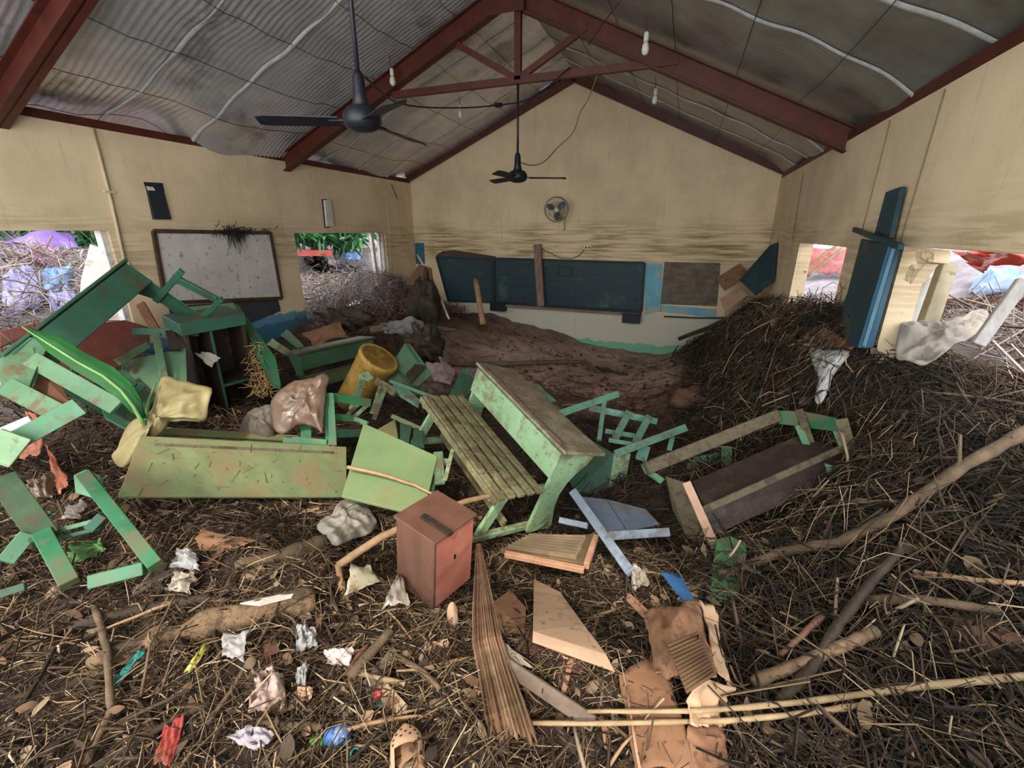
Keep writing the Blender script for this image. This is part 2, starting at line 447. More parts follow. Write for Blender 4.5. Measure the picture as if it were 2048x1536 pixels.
gp = [(XL-0.15, -0.1), (XR+0.15, -0.1), (XR+0.15, 3.2), (RX, 4.9), (XL-0.15, 3.33)]
V = [(x, D_, z) for x, z in gp]+[(x, D_+0.15, z) for x, z in gp]
wall_back = structure('wall_back', (V, [(0, 1, 2, 3, 4), (9, 8, 7, 6, 5)]+[(k, k+5, (k+1) % 5+5, (k+1) % 5) for k in range(5)]), cream_b)

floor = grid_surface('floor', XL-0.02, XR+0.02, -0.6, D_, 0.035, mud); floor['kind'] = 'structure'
out_l = grid_surface('ground_outside', -15, XL-0.15, -3, 14, 0.14, mud_out); out_l['kind'] = 'structure'
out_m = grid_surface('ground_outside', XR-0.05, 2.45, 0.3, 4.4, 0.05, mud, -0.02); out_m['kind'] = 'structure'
out_r = grid_surface('ground_outside', XR+0.15, 12, -3, 14, 0.1, mud_out, -0.035); out_r['kind'] = 'structure'

# ---- roof lining: foil sheets with folds, seams and the wires that carry them
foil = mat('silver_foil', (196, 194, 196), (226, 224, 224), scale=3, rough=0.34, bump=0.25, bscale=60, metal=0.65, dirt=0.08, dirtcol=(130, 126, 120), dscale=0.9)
foil_r = mat('right_slope_foil', (136, 134, 124), (168, 165, 154), scale=3, rough=0.38, bump=0.25, bscale=60, metal=0.6, dirt=0.08, dirtcol=(96, 92, 84), dscale=0.9)  # foil repeated in a darker, more olive tone for the right slope
seam_m = mat('pale_foil_seam', (176, 178, 176), (205, 206, 204), scale=20, rough=0.5, bump=0.3, metal=0.3)
ceiling = bpy.data.objects.new('ceiling', None); COL.objects.link(ceiling); ceiling['kind'] = 'structure'
def foil_z(x, y):
    z = roofz(x).astype(float)
    left = x < RX
    bay = np.abs(((y-2.65+0.0) % 2.95)/2.95-0.5)*2          # 1 at a truss, 0 mid-bay
    z -= 0.05*(1-bay**2)*(0.6+0.4*np.sin(np.abs(x-RX)*math.pi/0.55)**2)
    # ripples that run down the slope, strong on the left side
    rip = 0.5+0.5*VN(y*0.9+3, x*0.35+8)
    amp = np.where(left, 0.0105, 0.002)*np.clip(rip*1.5-0.2, 0, 1)*np.where(y < 5.7, 1, 0.25)
    z += amp*np.sin(y*2*math.pi/0.064+2.6*VN(x*1.5, y*0.8)+1.2*VN(x*4, y*1.7))
    z += 0.03*fbm(x*0.8+9, y*1.1, 3)*np.where(left, 1, 0.7)
    # billow by the left eave
    e = np.clip(1-(x+5.75)/0.75, 0, 1)*left
    z += e*e*(0.16*np.sin(y*2.1+0.6)+0.05*np.sin(y*5.3))*np.where(y < 5.6, 1, 0.5)
    er = np.clip((x-0.7)/0.75, 0, 1)
    z -= er*er*0.12*(0.5+0.5*np.sin(y*3.1))
    return z
for side, (xa, xb) in (('l', (-6.35, RX)), ('r', (RX, 2.05))):
    xs = np.linspace(xa, xb, 70); ys = np.arange(-0.6, 9.15, 0.0145)
    X, Y = np.meshgrid(xs, ys); Z = foil_z(X, Y)
    V = np.stack([X.ravel(), Y.ravel(), Z.ravel()], 1); I = np.arange(X.size).reshape(X.shape)
    F = np.stack([I[:-1, :-1].ravel(), I[1:, :-1].ravel(), I[1:, 1:].ravel(), I[:-1, 1:].ravel()], 1)
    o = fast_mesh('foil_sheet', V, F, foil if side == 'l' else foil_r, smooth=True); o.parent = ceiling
    for y in (0.7, 1.55, 3.45, 4.25, 6.45, 7.25, 8.1):
        xs2 = np.linspace(xa+0.1, xb-0.02 if side == 'l' else xb-0.5, 60)
        if side == 'r': xs2 = np.linspace(xa+0.02, xb-0.5, 60)
        wob = 0.03*VN(xs2*1.1, xs2*0+y*3)
        Vs = []
        for dy, dz in ((-0.022, 0.0), (-0.01, -0.014), (0.01, -0.014), (0.022, 0.0)):
            yy = y+wob+dy; Vs.append(np.stack([xs2, yy, foil_z(xs2, yy)-0.006+dz], 1))
        n = len(xs2); Fv = []
        for q in range(3):
            for k in range(n-1): Fv.append((q*n+k, q*n+k+1, (q+1)*n+k+1, (q+1)*n+k))
        o = raw_mesh('foil_seam', np.concatenate(Vs), Fv, seam_m, True); o.parent = ceiling
    wire_m = mat('dark_wire', (30, 28, 28), (52, 48, 46), scale=20, rough=0.5, bump=0)
    for k in range(1, 7):
        x = RX+(xa-RX if side == 'l' else xb-RX)/6.9*k
        ys2 = np.arange(-0.4, 8.9, 0.15)
        pts = [(x, y, float(foil_z(np.array(x), np.array(y)))-0.018) for y in ys2]
        o = raw_mesh('tie_wire', *tube(pts, 0.0032, 4), wire_m, True); o.parent = ceiling

# ---- steel trusses
def ibar(p0, p1, depth, flange, t=0.012):
    """I section from p0 to p1 (points on the top face); web hangs below"""
    p0 = np.asarray(p0, float); p1 = np.asarray(p1, float); a = unit(p1-p0)
    s = A(0, 1, 0); n = unit(np.cross(a, s)); n = n if n[2] > 0 else -n
    def bar(off, w, h):
        q = p0-n*off; r = p1-n*off
        return beam(q, r, h, w, n)
    return join(bar(t/2, flange, t), bar(depth/2, t*1.3, depth), bar(depth-t/2, flange, t))
def truss(y, label, chord=True):
    t = Thing('roof_truss', label, 'truss', base=A(RX, y, 3.28))
    pk = A(RX, y, 4.90); lf = A(XL-0.1, y, float(roofz(XL-0.1))-0.05); rf = A(XR+0.1, y, float(roofz(XR+0.1))-0.05)
    t.add('rafter', *ibar(lf, pk, 0.205, 0.13), red_steel)
    t.add('rafter', *ibar(pk, rf, 0.205, 0.13), red_steel)
    t.add('gusset', *box(RX-0.22, RX+0.22, y-0.075, y-0.067, 4.58, 4.82), red_steel)
    if chord:
        zc = 3.95; cxm = -2.02
        t.add('bottom_chord', *beam(A(-3.72, y, zc), A(-0.28, y, zc), 0.075, 0.06), red_steel)
        t.add('king_post', *beam(A(cxm, y, zc), A(cxm, y, 4.72), 0.075, 0.06, (1, 0, 0)), red_steel)
        t.add('web_member', *beam(A(cxm-0.02, y, zc+0.02), A(-2.78, y, 4.38), 0.065, 0.05), red_steel)
        t.add('web_member', *beam(A(cxm+0.02, y, zc+0.02), A(-1.24, y, 4.36), 0.065, 0.05), red_steel)
    return t.build()
truss(2.5, 'red steel roof truss nearest the viewer, cut off at the upper left corner')
truss(5.6, 'red steel roof truss with web members in the middle of the room')
t = Thing('gable_rafter_pair', 'red steel rafter pair along the top of the gable wall', 'truss', base=A(RX, 8.8, 3.2))
t.add('rafter', *ibar(A(XL-0.05, 8.84, 3.43), A(RX, 8.84, 4.93), 0.14, 0.1), red_steel)
t.add('rafter', *ibar(A(RX, 8.84, 4.93), A(XR+0.05, 8.84, 3.3), 0.14, 0.1), red_steel)
t.build()
structure('trim_1', beam(A(XL-0.05, -0.6, 3.32), A(XL-0.05, 8.9, 3.32), 0.08, 0.1), red_steel)
structure('trim_2', beam(A(XR+0.06, -0.6, 3.16), A(XR+0.06, 8.9, 3.16), 0.08, 0.12), red_steel)
for x, zt in ((XL-0.62, 3.1), (XR+0.68, 2.95)):
    structure('trim_3', beam(A(x, -0.6, zt+0.05), A(x, 9.1, zt+0.05), 0.18, 0.03), mat('salmon_fascia', (206, 120, 100), (220, 140, 118), scale=4, rough=0.6, bump=0.05))

# ---- window remains
white_fr = mat('white_frame_paint', (196, 190, 182), (222, 218, 210), scale=8, rough=0.6, bump=0.15, dirt=0.25, dirtcol=(140, 120, 96))
for nm, (y0, y1, z0, z1), x in (('window_1', WL1, XL-0.08), ('window_2', WL2, XL-0.08)):
    o = structure(nm, join(beam(A(x, y1-0.03, z0), A(x, y1-0.03, z1), 0.06, 0.1, (0, 1, 0))), white_fr)
o = structure('window_3', join(beam(A(XL-0.1, 7.62, 1.0), A(XL-0.1, 7.55, 2.28), 0.07, 0.06, (0, 1, 0)), beam(A(XL-0.1, 7.76, 1.3), A(XL-0.1, 7.78, 2.28), 0.04, 0.05, (0, 1, 0))), white_fr)

# ---- cracks, pipes and lines on the side walls
pipe_m = mat('painted_conduit', (198, 184, 148), (214, 200, 164), scale=10, rough=0.6, bump=0.1)
t = Thing('conduit_pipe', 'cream conduit pipe running down the left wall beside the window', 'pipe', base=A(XL, 3.18, 2.0))
t.add('pipe', *tube([A(XL+0.016, 3.2, 3.27), A(XL+0.016, 3.19, 2.6), A(XL+0.016, 3.16, 1.98)], 0.016, 8), pipe_m, True)
t.add('clamp', *box(XL, XL+0.036, 3.15, 3.24, 2.68, 2.7), pipe_m)
t.add('outlet_box', *box(XL, XL+0.03, 3.12, 3.2, 1.9, 1.99), pipe_m, bevel=0.004)
t.build()
thin = mat('grey_cord', (120, 106, 76), (142, 126, 92), scale=20, rough=0.7, bump=0)
for px0, py0, px1, py1, lab in ((1890, 178, 1800, 482, 'thin dark cord hanging down the right wall, nearer the viewer'), (1780, 240, 1722, 468, 'thin dark cord hanging down the right wall, left of the teal board')):
    a, b = P(px0, py0, x=XR-0.008), P(px1, py1, x=XR-0.008)
    one('dangling_wire', tube(wobble(a, b, 9, 0.004, px0), 0.0035, 5), thin, lab, 'cord', smooth=True)
one('dangling_wire', tube([P(1607, 345, x=XR-.01), P(1597, 400, x=XR-.01), P(1585, 480, x=XR-.01)], 0.005, 5), thin, 'thin dark cord on the right wall close to the far corner', 'cord', smooth=True)
one('wall_wire', tube([P(772, 380, x=XL+.008), P(779, 470, x=XL+.008), P(783, 540, x=XL+.008)], 0.006, 5), pipe_m, 'thin pale wire down the left wall beside the far window', 'cord', smooth=True)
one('loose_cable', tube([P(783, 368, x=XL+.02), P(789, 384, x=XL+.05), P(795, 398, x=XL+.04)], 0.008, 5), black_pl, 'short black cable end poking out below the roof corner', 'cord', smooth=True)

# ================================================================== ON THE GABLE WALL
YB = D_
def wallslab(pts, th, y=YB):
    return slab([P(px, py, y=y-th) for px, py in pts], th, away=(0, 1, 0))
cb = mat('chalkboard_teal', (22, 44, 50), (34, 60, 64), scale=3, rough=0.55, bump=0.05, stretch=(1, 1, 9), dirt=0.12, dirtcol=(70, 86, 84), dscale=2)
cb_fr = mat('dark_board_frame', (20, 34, 40), (34, 48, 52), scale=6, rough=0.6, bump=0.1)
ledge_m = mat('muddy_ledge_wood', (98, 84, 68), (138, 120, 100), scale=9, rough=0.8, bump=0.3, stretch=(1, 1, 4))
def chalkboard(name, pts, label, ledge=None):
    t = Thing(name, label, 'chalkboard')
    t.add('writing_surface', *wallslab(pts, 0.03), cb, bevel=0.003)
    for a, b in zip(pts, pts[1:]+pts[:1]):
        t.add('frame_strip', *beam(P(*a, y=YB-0.035), P(*b, y=YB-0.035), 0.045, 0.04, (0, 0, 1) if abs(a[0]-b[0]) > abs(a[1]-b[1]) else (1, 0, 0)), cb_fr, bevel=0.003)
    if ledge: t.add('chalk_ledge', *beam(P(*ledge[0], y=YB-0.06), P(*ledge[1], y=YB-0.06), 0.05, 0.11), ledge_m, bevel=0.004)
    return t.build()
chalkboard('chalkboard', [(873, 514), (984, 519), (985, 604), (897, 602)], 'smaller dark teal chalkboard at the left end of the gable wall')
chalkboard('chalkboard', [(988, 517), (1289, 526), (1283, 623), (989, 604)], 'wide dark teal chalkboard with muddy ledge in the middle of the gable wall', ((987, 609), (1283, 629)))
o = one('warped_trim_board', wallslab([(872, 511), (885, 502), (908, 500), (950, 507), (990, 513), (990, 517), (873, 516)], 0.05), mat('dark_wet_board', (52, 46, 40), (74, 66, 56), scale=8, rough=0.7), 'warped dark board lying along the top of the left chalkboard', 'board')
for px, py, lab in ((997, 612, 'small black box below the chalkboard ledge, left one'), (1263, 635, 'small black box below the chalkboard ledge, right one')):
    c = P(px, py, y=YB-0.07)
    t = Thing('ledge_box', lab, 'box')
    t.add('body', *box(c[0]-0.17, c[0]+0.17, YB-0.15, YB, c[2]-0.1, c[2]+0.07), black_pl, bevel=0.006)
    t.add('lid', *box(c[0]-0.18, c[0]+0.18, YB-0.16, YB, c[2]+0.07, c[2]+0.085), cb_fr)
    t.build()
blue_paint = mat('sky_blue_paint', (92, 160, 182), (112, 178, 196), scale=4, rough=0.75, bump=0.15, dirt=0.3, dirtcol=(170, 164, 140), dscale=5)
teal_paint = mat('teal_paint', (40, 92, 110), (58, 112, 128), scale=4, rough=0.75, bump=0.1, dirt=0.12)
for pts, m_ in (([(1291, 526), (1326, 528), (1322, 622), (1289, 630)], blue_paint), ([(1322, 610), (1434, 618), (1432, 636), (1320, 624)], blue_paint), ([(829, 486), (848, 486), (850, 528), (831, 528)], teal_paint)):
    o = raw_mesh('paint_patch', *wallslab(pts, 0.004), m_); o.parent = wall_back
brown_panel = mat('mouldy_panel', (88, 80, 72), (122, 112, 98), scale=4, rough=0.85, bump=0.2, stretch=(1, 1, 3), dirt=0.3, dirtcol=(96, 76, 50), dscale=2.5)
one('bulletin_panel', wallslab([(1329, 524), (1441, 526), (1434, 613), (1321, 608)], 0.02), brown_panel, 'grey-brown mouldy bulletin panel on the gable wall right of the chalkboard', 'panel', bevel=0.003)
post_m = mat('muddy_post_wood', (104, 80, 66), (146, 120, 104), scale=7, rough=0.8, bump=0.3, stretch=(3, 3, 0.6))
one('leaning_post', beam(P(1075, 489, y=YB-0.12), P(1082, 612, y=YB-0.2), 0.15, 0.06, (1, 0, 0)), post_m, 'brown wooden post leaning against the wide chalkboard', 'post', bevel=0.005)
rect = [(1117, 534), (1144, 535), (1144, 552), (1116, 551)]
t = Thing('hook_frame', 'small dark rectangular frame on the wide chalkboard', 'frame')
for a, b in zip(rect, rect[1:]+rect[:1]): t.add('frame_strip', *beam(P(*a, y=YB-0.045), P(*b, y=YB-0.045), 0.02, 0.02, (0, 1, 0)), cb_fr)
t.build()
c = P(1176, 495, y=YB)
t = Thing('power_outlet', 'cream surface power outlet on the gable wall above the chalkboard', 'outlet')
t.add('plate', *box(c[0]-0.07, c[0]+0.07, YB-0.03, YB, c[2]-0.045, c[2]+0.045), mat('ivory_plastic', (206, 196, 156), (216, 206, 168), rough=0.5, bump=0), bevel=0.006)
for s in (-1, 1): t.add('socket', *box(c[0]+s*0.03-0.016, c[0]+s*0.03+0.016, YB-0.034, YB-0.03, c[2]-0.02, c[2]+0.02), black_pl)
t.build()
one('outlet_cable', tube([P(1170, 498, y=YB-.02), P(1160, 510, y=YB-.02), P(1145, 517, y=YB-.02), P(1120, 516, y=YB-.03), P(1095, 503, y=YB-.03), P(1080, 496, y=YB-.03)], 0.011, 5), thin, 'brown cable looping from the power outlet to the leaning post', 'cord', smooth=True)
# wall fan
ivory = mat('ivory_plastic_fan', (196, 184, 140), (210, 200, 160), rough=0.45, bump=0)
fan_dark = mat('smoky_blade_plastic', (58, 64, 84), (78, 84, 104), rough=0.4, bump=0)
cage = mat('grey_cage_wire', (120, 116, 108), (140, 136, 126), rough=0.5, bump=0)
t = Thing('wall_fan', 'small ivory wall fan with round cage above the chalkboard', 'fan')
hc = P(1113, 419, y=YB-0.38); ax = unit(A(0.22, -1, -0.18)); u = unit(np.cross(ax, A(0, 0, 1))); v = np.cross(u, ax)
mb = P(1124, 447, y=YB-0.05)
t.add('wall_bracket', *box(mb[0]-0.055, mb[0]+0.055, YB-0.1, YB, mb[2]-0.13, mb[2]+0.12), ivory, bevel=0.015)
t.add('neck', *tube([A(mb[0], YB-0.08, mb[2]+0.08), hc-ax*0.14], 0.035, 10), ivory, True)
t.add('motor_housing', *lathe([(0.02, -0.2), (0.07, -0.18), (0.085, -0.1), (0.07, -0.03)], hc, ax, 18), ivory, True)
ring = []
for rr, dd in ((0.225, 0.0), (0.21, 0.035), (0.14, 0.06), (0.21, -0.035)):
    pts = [hc+ax*dd+(u*math.cos(q)+v*math.sin(q))*rr for q in np.linspace(0, 2*math.pi, 33)]
    ring.append(tube(pts, 0.005, 4, False))
for q in np.linspace(0, 2*math.pi, 28, endpoint=False):
    e = u*math.cos(q)+v*math.sin(q); ring.append(tube([hc+ax*0.068+e*0.045, hc+ax*0.055+e*0.15, hc+e*0.225, hc-ax*0.05+e*0.15], 0.0022, 3, False))
t.add('cage', *join(*ring), cage)
for k in range(3):
    q = k*2*math.pi/3+0.4; V = []; n = 7
    for i in range(n):
        s = i/(n-1); r = 0.03+0.165*s; w = 0.75*math.sin(math.pi*min(1, 0.25+s*0.75))+0.15
        for sg in (-1, 1):
            a_ = q+sg*w*0.62; V.append(hc+(u*math.cos(a_)+v*math.sin(a_))*r+ax*0.02*sg)
    t.add('blade', V, [(2*i, 2*i+1, 2*i+3, 2*i+2) for i in range(n-1)], fan_dark, True)
t.add('hub_cap', *lathe([(0.045, 0.06), (0.042, 0.075), (0.02, 0.08)], hc, ax, 16), ivory, True)
t.build()

# ================================================================== ON THE SIDE WALLS
wb = mat('dirty_whiteboard', (196, 188, 182), (216, 210, 206), scale=3, rough=0.5, bump=0.05, dirt=0.1, dirtcol=(120, 104, 90), dscale=12)
wb_fr = mat('whiteboard_frame', (62, 46, 34), (84, 64, 48), scale=8, rough=0.7, bump=0.2)
t = Thing('whiteboard', 'stained whiteboard with brown frame hanging askew on the left wall', 'whiteboard')
pts = [(307, 462), (540, 466), (563, 596), (332, 606)]
pp = [P(px, py, x=XL+0.03) for px, py in pts]
t.add('board_surface', *slab(pp, 0.02, away=(-1, 0, 0)), wb)
for a, b in zip(pp, pp[1:]+pp[:1]):
    t.add('frame_strip', *beam(a, b, 0.045, 0.035, (0, 0, 1) if abs(a[1]-b[1]) > abs(a[2]-b[2]) else (0, 1, 0)), wb_fr, bevel=0.004)
tear = [(333, 566), (342, 557), (346, 549), (350, 554), (356, 552), (362, 559), (360, 569), (352, 567), (345, 573), (336, 574)]
t.add('torn_patch', *slab([P(px, py, x=XL+0.034) for px, py in tear], 0.003, away=(-1, 0, 0)), black_pl, label='black torn hole in the board')
t.build()
dirt_blk = mat('black_rotten_growth', (26, 22, 16), (52, 44, 32), scale=8, rough=0.9, bump=0.4)
rg = np.random.default_rng(5); vf = []
for k in range(170):
    sx = rg.normal()*26 if k % 3 else rg.normal()*9; a = P(470+sx, 461+rg.normal()*4, x=XL+0.056); b = a+A(rg.random()*0.02, rg.normal()*0.05, rg.normal()*0.05-abs(rg.normal())*0.14*math.exp(-(sx/14)**2))
    vf.append(tube([a, (a+b)/2+A(0.012, rg.normal()*0.02, 0), b], [0.005, 0.004, 0.0015], 4))
one('root_clump', join(*vf), dirt_blk, 'black matted roots hanging over the top edge of the whiteboard', 'roots', kind='stuff')
nav = mat('dark_navy_panel', (30, 36, 42), (46, 52, 56), scale=4, rough=0.6, bump=0.1)
t = Thing('switch_panel', 'dark open switch panel on the left wall above the whiteboard', 'panel')
t.add('cover', *slab([P(px, py, x=XL+0.03) for px, py in ((296, 383), (328, 383), (343, 439), (308, 439))], 0.03, away=(-1, 0, 0)), nav, bevel=0.003)
t.add('back_plate', *slab([P(px, py, x=XL+0.012) for px, py in ((288, 364), (325, 366), (329, 384), (295, 384))], 0.012, away=(-1, 0, 0)), nav)
t.add('torn_label', *slab([P(px, py, x=XL+0.016) for px, py in ((292, 372), (306, 374), (311, 381), (296, 381))], 0.003, away=(-1, 0, 0)), white_fr)
t.build()
t = Thing('breaker_box', 'narrow white breaker box on the left wall above the far window', 'box')
t.add('cover', *slab([P(px, py, x=XL+0.05) for px, py in ((650, 400), (662, 400), (669, 452), (655, 454))], 0.05, away=(-1, 0, 0)), white_fr, bevel=0.004)
t.add('shadow_strip', *slab([P(px, py, x=XL+0.012) for px, py in ((644, 398), (653, 398), (659, 456), (650, 456))], 0.012, away=(-1, 0, 0)), wb_fr)  # brown strip painted in as shade beside the box
t.build()
for pts, lab in (([(338, 613), (556, 598), (562, 622), (470, 660), (345, 660)], None),):
    o = raw_mesh('dark_dado_panel', *slab([P(px, py, x=XL+0.008) for px, py in pts], 0.008, away=(-1, 0, 0)), mat('dark_dado', (52, 60, 62), (72, 78, 78), scale=4, rough=0.8)); o.parent = wall_left
# teal boards against the right wall
teal_d = mat('dark_teal_board', (26, 52, 60), (40, 70, 76), scale=3, rough=0.6, bump=0.1, dirt=0.15)
teal_b = mat('blue_teal_edge', (28, 72, 96), (42, 90, 114), scale=4, rough=0.6, bump=0.1, dirt=0.12)
t = Thing('teal_cabinet_board', 'dark teal and blue board unit leaning upright against the right wall between windows', 'board')
q = [P(1722, 478, x=1.28), P(1784, 491, x=1.22), P(1722, 696, x=1.17), P(1668, 688, x=1.24)]
t.add('front_panel', *slab(q, 0.03), teal_d, bevel=0.004)
t.add('side_panel', *slab([P(1784, 491, x=1.22), P(1806, 484, x=1.33), P(1746, 696, x=1.29), P(1722, 696, x=1.17)], 0.02), teal_b, bevel=0.003)
t.add('edge_strip', *beam(P(1788, 495, x=1.22), P(1728, 692, x=1.18), 0.012, 0.02), mat('pale_blue_strip', (70, 108, 128), (88, 124, 142), rough=0.6), bevel=0.002)
t.build()
one('upright_plank', slab([P(px, py, x=1.29) for px, py in ((1771, 384), (1802, 373), (1778, 476), (1748, 470))], 0.03), teal_d, 'dark narrow plank standing above the teal board on the right wall', 'plank', bevel=0.003)
one('cross_bar', beam(P(1709, 459, x=1.29), P(1802, 494, x=1.2), 0.035, 0.03), teal_d, 'short dark bar across the top of the teal board unit', 'bar', bevel=0.003)
one('broken_wall_chunk', sheet([P(1832, 498, x=1.33), P(1872, 497, x=1.36), P(1866, 525, x=1.36), P(1830, 528, x=1.33)], 5, 5, 0.01, 3, 4, 0.08, edge=0.1), cream_r, 'lump of broken cream plaster hanging at the right window corner', 'rubble')
one('broken_wall_chunk', sheet([P(1822, 528, x=1.33), P(1856, 520, x=1.36), P(1822, 570, x=1.36), P(1806, 560, x=1.33)], 5, 5, 0.01, 3, 8, 0.08, edge=0.1), cream_r, 'smaller plaster lump just below the hanging one at the right window', 'rubble')

# ================================================================== HANGING FROM THE ROOF
def ceiling_fan(c, ang, rod_top, label, R=0.6, droop=(0, 0, 0)):
    c = np.asarray(c, float)
    t = Thing('ceiling_fan', label, 'fan', base=c)
    t.add('down_rod', *tube([A(*rod_top), c+A(0, 0, 0.22)], 0.014, 8), black_pl, True)
    t.add('upper_canopy', *lathe([(0.022, 0.27), (0.035, 0.24), (0.04, 0.14), (0.06, 0.06)], c, n=16), black_pl, True)
    t.add('motor_housing', *lathe([(0.03, 0.09), (0.09, 0.07), (0.115, 0.035), (0.12, 0.0), (0.105, -0.035), (0.06, -0.055), (0.02, -0.06)], c, n=24), black_pl, True)
    for k in range(3):
        a = math.radians(ang+120*k); e = A(math.cos(a), math.sin(a), -droop[k]); s = A(-math.sin(a), math.cos(a), 0)
        b = t.add('blade', *slab_blade(c, e, s, R), black_pl)
        t.add('blade_iron', *beam(c+e*0.09, c+e*0.2, 0.05, 0.008, s), black_pl, sub=b)
    return t.build()
def slab_blade(c, e, s, R):
    V = []; n = 8
    for i in range(n):
        q = i/(n-1); r = 0.14+(R-0.14)*q; w = (0.05+0.02*q)*(1.0 if i < n-1 else 0.55)
        for sg in (-1, 1): V.append(c+e*r+s*sg*w+A(0, 0, 0.014*sg))
    k = len(V); V += [p-A(0, 0, 0.006) for p in V]; F = []
    for i in range(n-1):
        F.append((2*i, 2*i+1, 2*i+3, 2*i+2)); F.append((k+2*i, k+2*i+2, k+2*i+3, k+2*i+1))
        F.append((2*i, 2*i+2, k+2*i+2, k+2*i)); F.append((2*i+1, k+2*i+1, k+2*i+3, 2*i+3))
    F.append((0, k, k+1, 1)); F.append((2*n-2, 2*n-1, k+2*n-1, k+2*n-2))
    return V, F
ceiling_fan((-2.0, 2.65, 2.96), 205, (-2.0, 2.65, 4.6), 'black ceiling fan nearest the viewer, hanging on a long rod', 0.64, (0, 0.02, 0.05))
ceiling_fan((-2.02, 5.6, 2.93), 25, (-2.02, 5.6, 3.95), 'black ceiling fan hanging from the middle truss before the gable wall', 0.6)
bulb_w = mat('frosted_bulb', (196, 196, 188), (214, 214, 206), rough=0.35, bump=0)
for px, py, y, lab in ((785, 160, 4.4, 'white bulb hanging under the left slope, near the first fan'), (1291, 95, 4.3, 'white bulb hanging under the right slope, near the middle truss'),
                       (921, 228, 7.3, 'white bulb hanging under the left slope, near the gable'), (1310, 198, 7.2, 'white bulb hanging under the right slope, near the gable')):
    for y in np.arange(y-1.8, y+1.8, 0.02):
        c = P(px, py, y=y)
        if float(foil_z(np.array(c[0]), np.array(y)))-c[2] < 0.26: break
    t = Thing('light_bulb', lab, 'bulb', 'bulbs hanging from the roof', base=c)
    zt = float(foil_z(np.array(c[0]), np.array(y)))
    t.add('cord', *tube([A(c[0]-0.02, y, zt), c+A(0, 0, 0.1)], 0.004, 5), wire_m)
    t.add('socket', *lathe([(0.02, 0.12), (0.024, 0.1), (0.024, 0.05)], c, n=10), white_fr, True)
    t.add('glass_bulb', *lathe([(0.014, 0.05), (0.03, 0.02), (0.036, -0.02), (0.026, -0.05), (0.005, -0.062)], c, n=12), bulb_w, True)
    t.build()
def cable(pp, r, m_, label, name='hanging_cable'):
    # smooth the picked points
    pp = [np.asarray(p, float) for p in pp]; out = []
    for k in range(len(pp)-1):
        p0, p1, p2, p3 = pp[max(k-1, 0)], pp[k], pp[k+1], pp[min(k+2, len(pp)-1)]
        for q in np.linspace(0, 1, 5, endpoint=False):
            out.append(0.5*((2*p1)+(-p0+p2)*q+(2*p0-5*p1+4*p2-p3)*q*q+(-p0+3*p1-3*p2+p3)*q**3))
    out.append(pp[-1])
    return one(name, tube(out, r, 5), m_, label, 'cord', smooth=True)
cable([A(-1.96, 2.66, 3.2), P(800, 207, y=3.3), P(900, 216, y=4.2), P(990, 211, y=4.9), P(1065, 195, y=5.2), P(1140, 135, y=5.55)], 0.007, black_pl, 'black cable swagged from the near fan up to the truss')
one('cable_joint', lathe([(0.01, -0.05), (0.022, -0.03), (0.022, 0.03), (0.01, 0.05)], P(997, 210, y=4.95), unit(A(0.8, 0.6, 0.1)), 8), black_pl, 'black taped joint on the swagged cable', 'joint', smooth=True)
cable([A(-2.0, 5.62, 3.1), P(1066, 331, y=5.9), P(1090, 322, y=6.1), P(1115, 295, y=6.4), P(1146, 265, y=6.6), P(1160, 225, y=6.7), P(1180, 190, y=6.75), P(1215, 90, y=6.0), P(1240, 5, y=5.2)], 0.008, mat('tan_cord', (140, 116, 88), (164, 140, 110), rough=0.8), 'tan cord drooping from the ridge to the far ceiling fan')
cable([P(1176, 90, y=5.3), P(1215, 35, y=5.0), P(1242, 2, y=4.9)], 0.005, wire_m, 'thin wire at the right of the ridge above the truss')

# ================================================================== FURNITURE
DUST = (104, 92, 68)
g_mint = mat('mint_green_paint', (132, 166, 122), (158, 190, 146), scale=3, rough=0.5, bump=0.12, dirt=0.28, updirt=0.75, dirtcol=(116, 108, 82), dscale=5)
g_mid = mat('mid_green_paint', (72, 116, 86), (94, 138, 104), scale=3, rough=0.5, bump=0.12, dirt=0.25, updirt=0.5, dirtcol=(96, 88, 64), dscale=5)
g_deep = mat('deep_green_paint', (40, 80, 62), (54, 98, 76), scale=3, rough=0.5, bump=0.12, dirt=0.22, updirt=0.4, dirtcol=(70, 70, 50), dscale=5)
g_bright = mat('bright_green_paint', (34, 90, 58), (54, 114, 76), scale=4, rough=0.45, bump=0.1, dirt=0.32, dirtcol=(96, 90, 66), dscale=6)
g_aqua = mat('aqua_green_paint', (86, 138, 116), (114, 164, 140), scale=4, rough=0.5, bump=0.1, dirt=0.2, updirt=0.4, dirtcol=(104, 96, 78), dscale=6)
g_olive = mat('olive_green_board', (86, 100, 66), (114, 126, 84), scale=3, rough=0.65, bump=0.15, stretch=(0.6, 3, 3), dirt=0.4, updirt=0.2, dirtcol=(118, 104, 72), dscale=4)
g_lime = mat('pale_lime_board', (100, 120, 78), (122, 140, 96), scale=2.5, rough=0.6, bump=0.1, dirt=0.25, dirtcol=(120, 120, 78), dscale=2.2)
slat_m = mat('muddy_seat_slat', (110, 106, 74), (142, 136, 98), scale=5, rough=0.75, bump=0.3, dirt=0.5, dirtcol=(92, 78, 54), dscale=7)
muddy_g = mat('mud_caked_board', (78, 70, 52), (112, 100, 76), scale=6, rough=0.85, bump=0.6, dirt=0.35, dirtcol=(58, 44, 32), dscale=6)
dark_wd = mat('dark_brown_wood', (38, 28, 22), (58, 44, 36), scale=4, rough=0.6, bump=0.15, stretch=(4, 4, 0.6), dirt=0.15, dirtcol=(78, 64, 52))
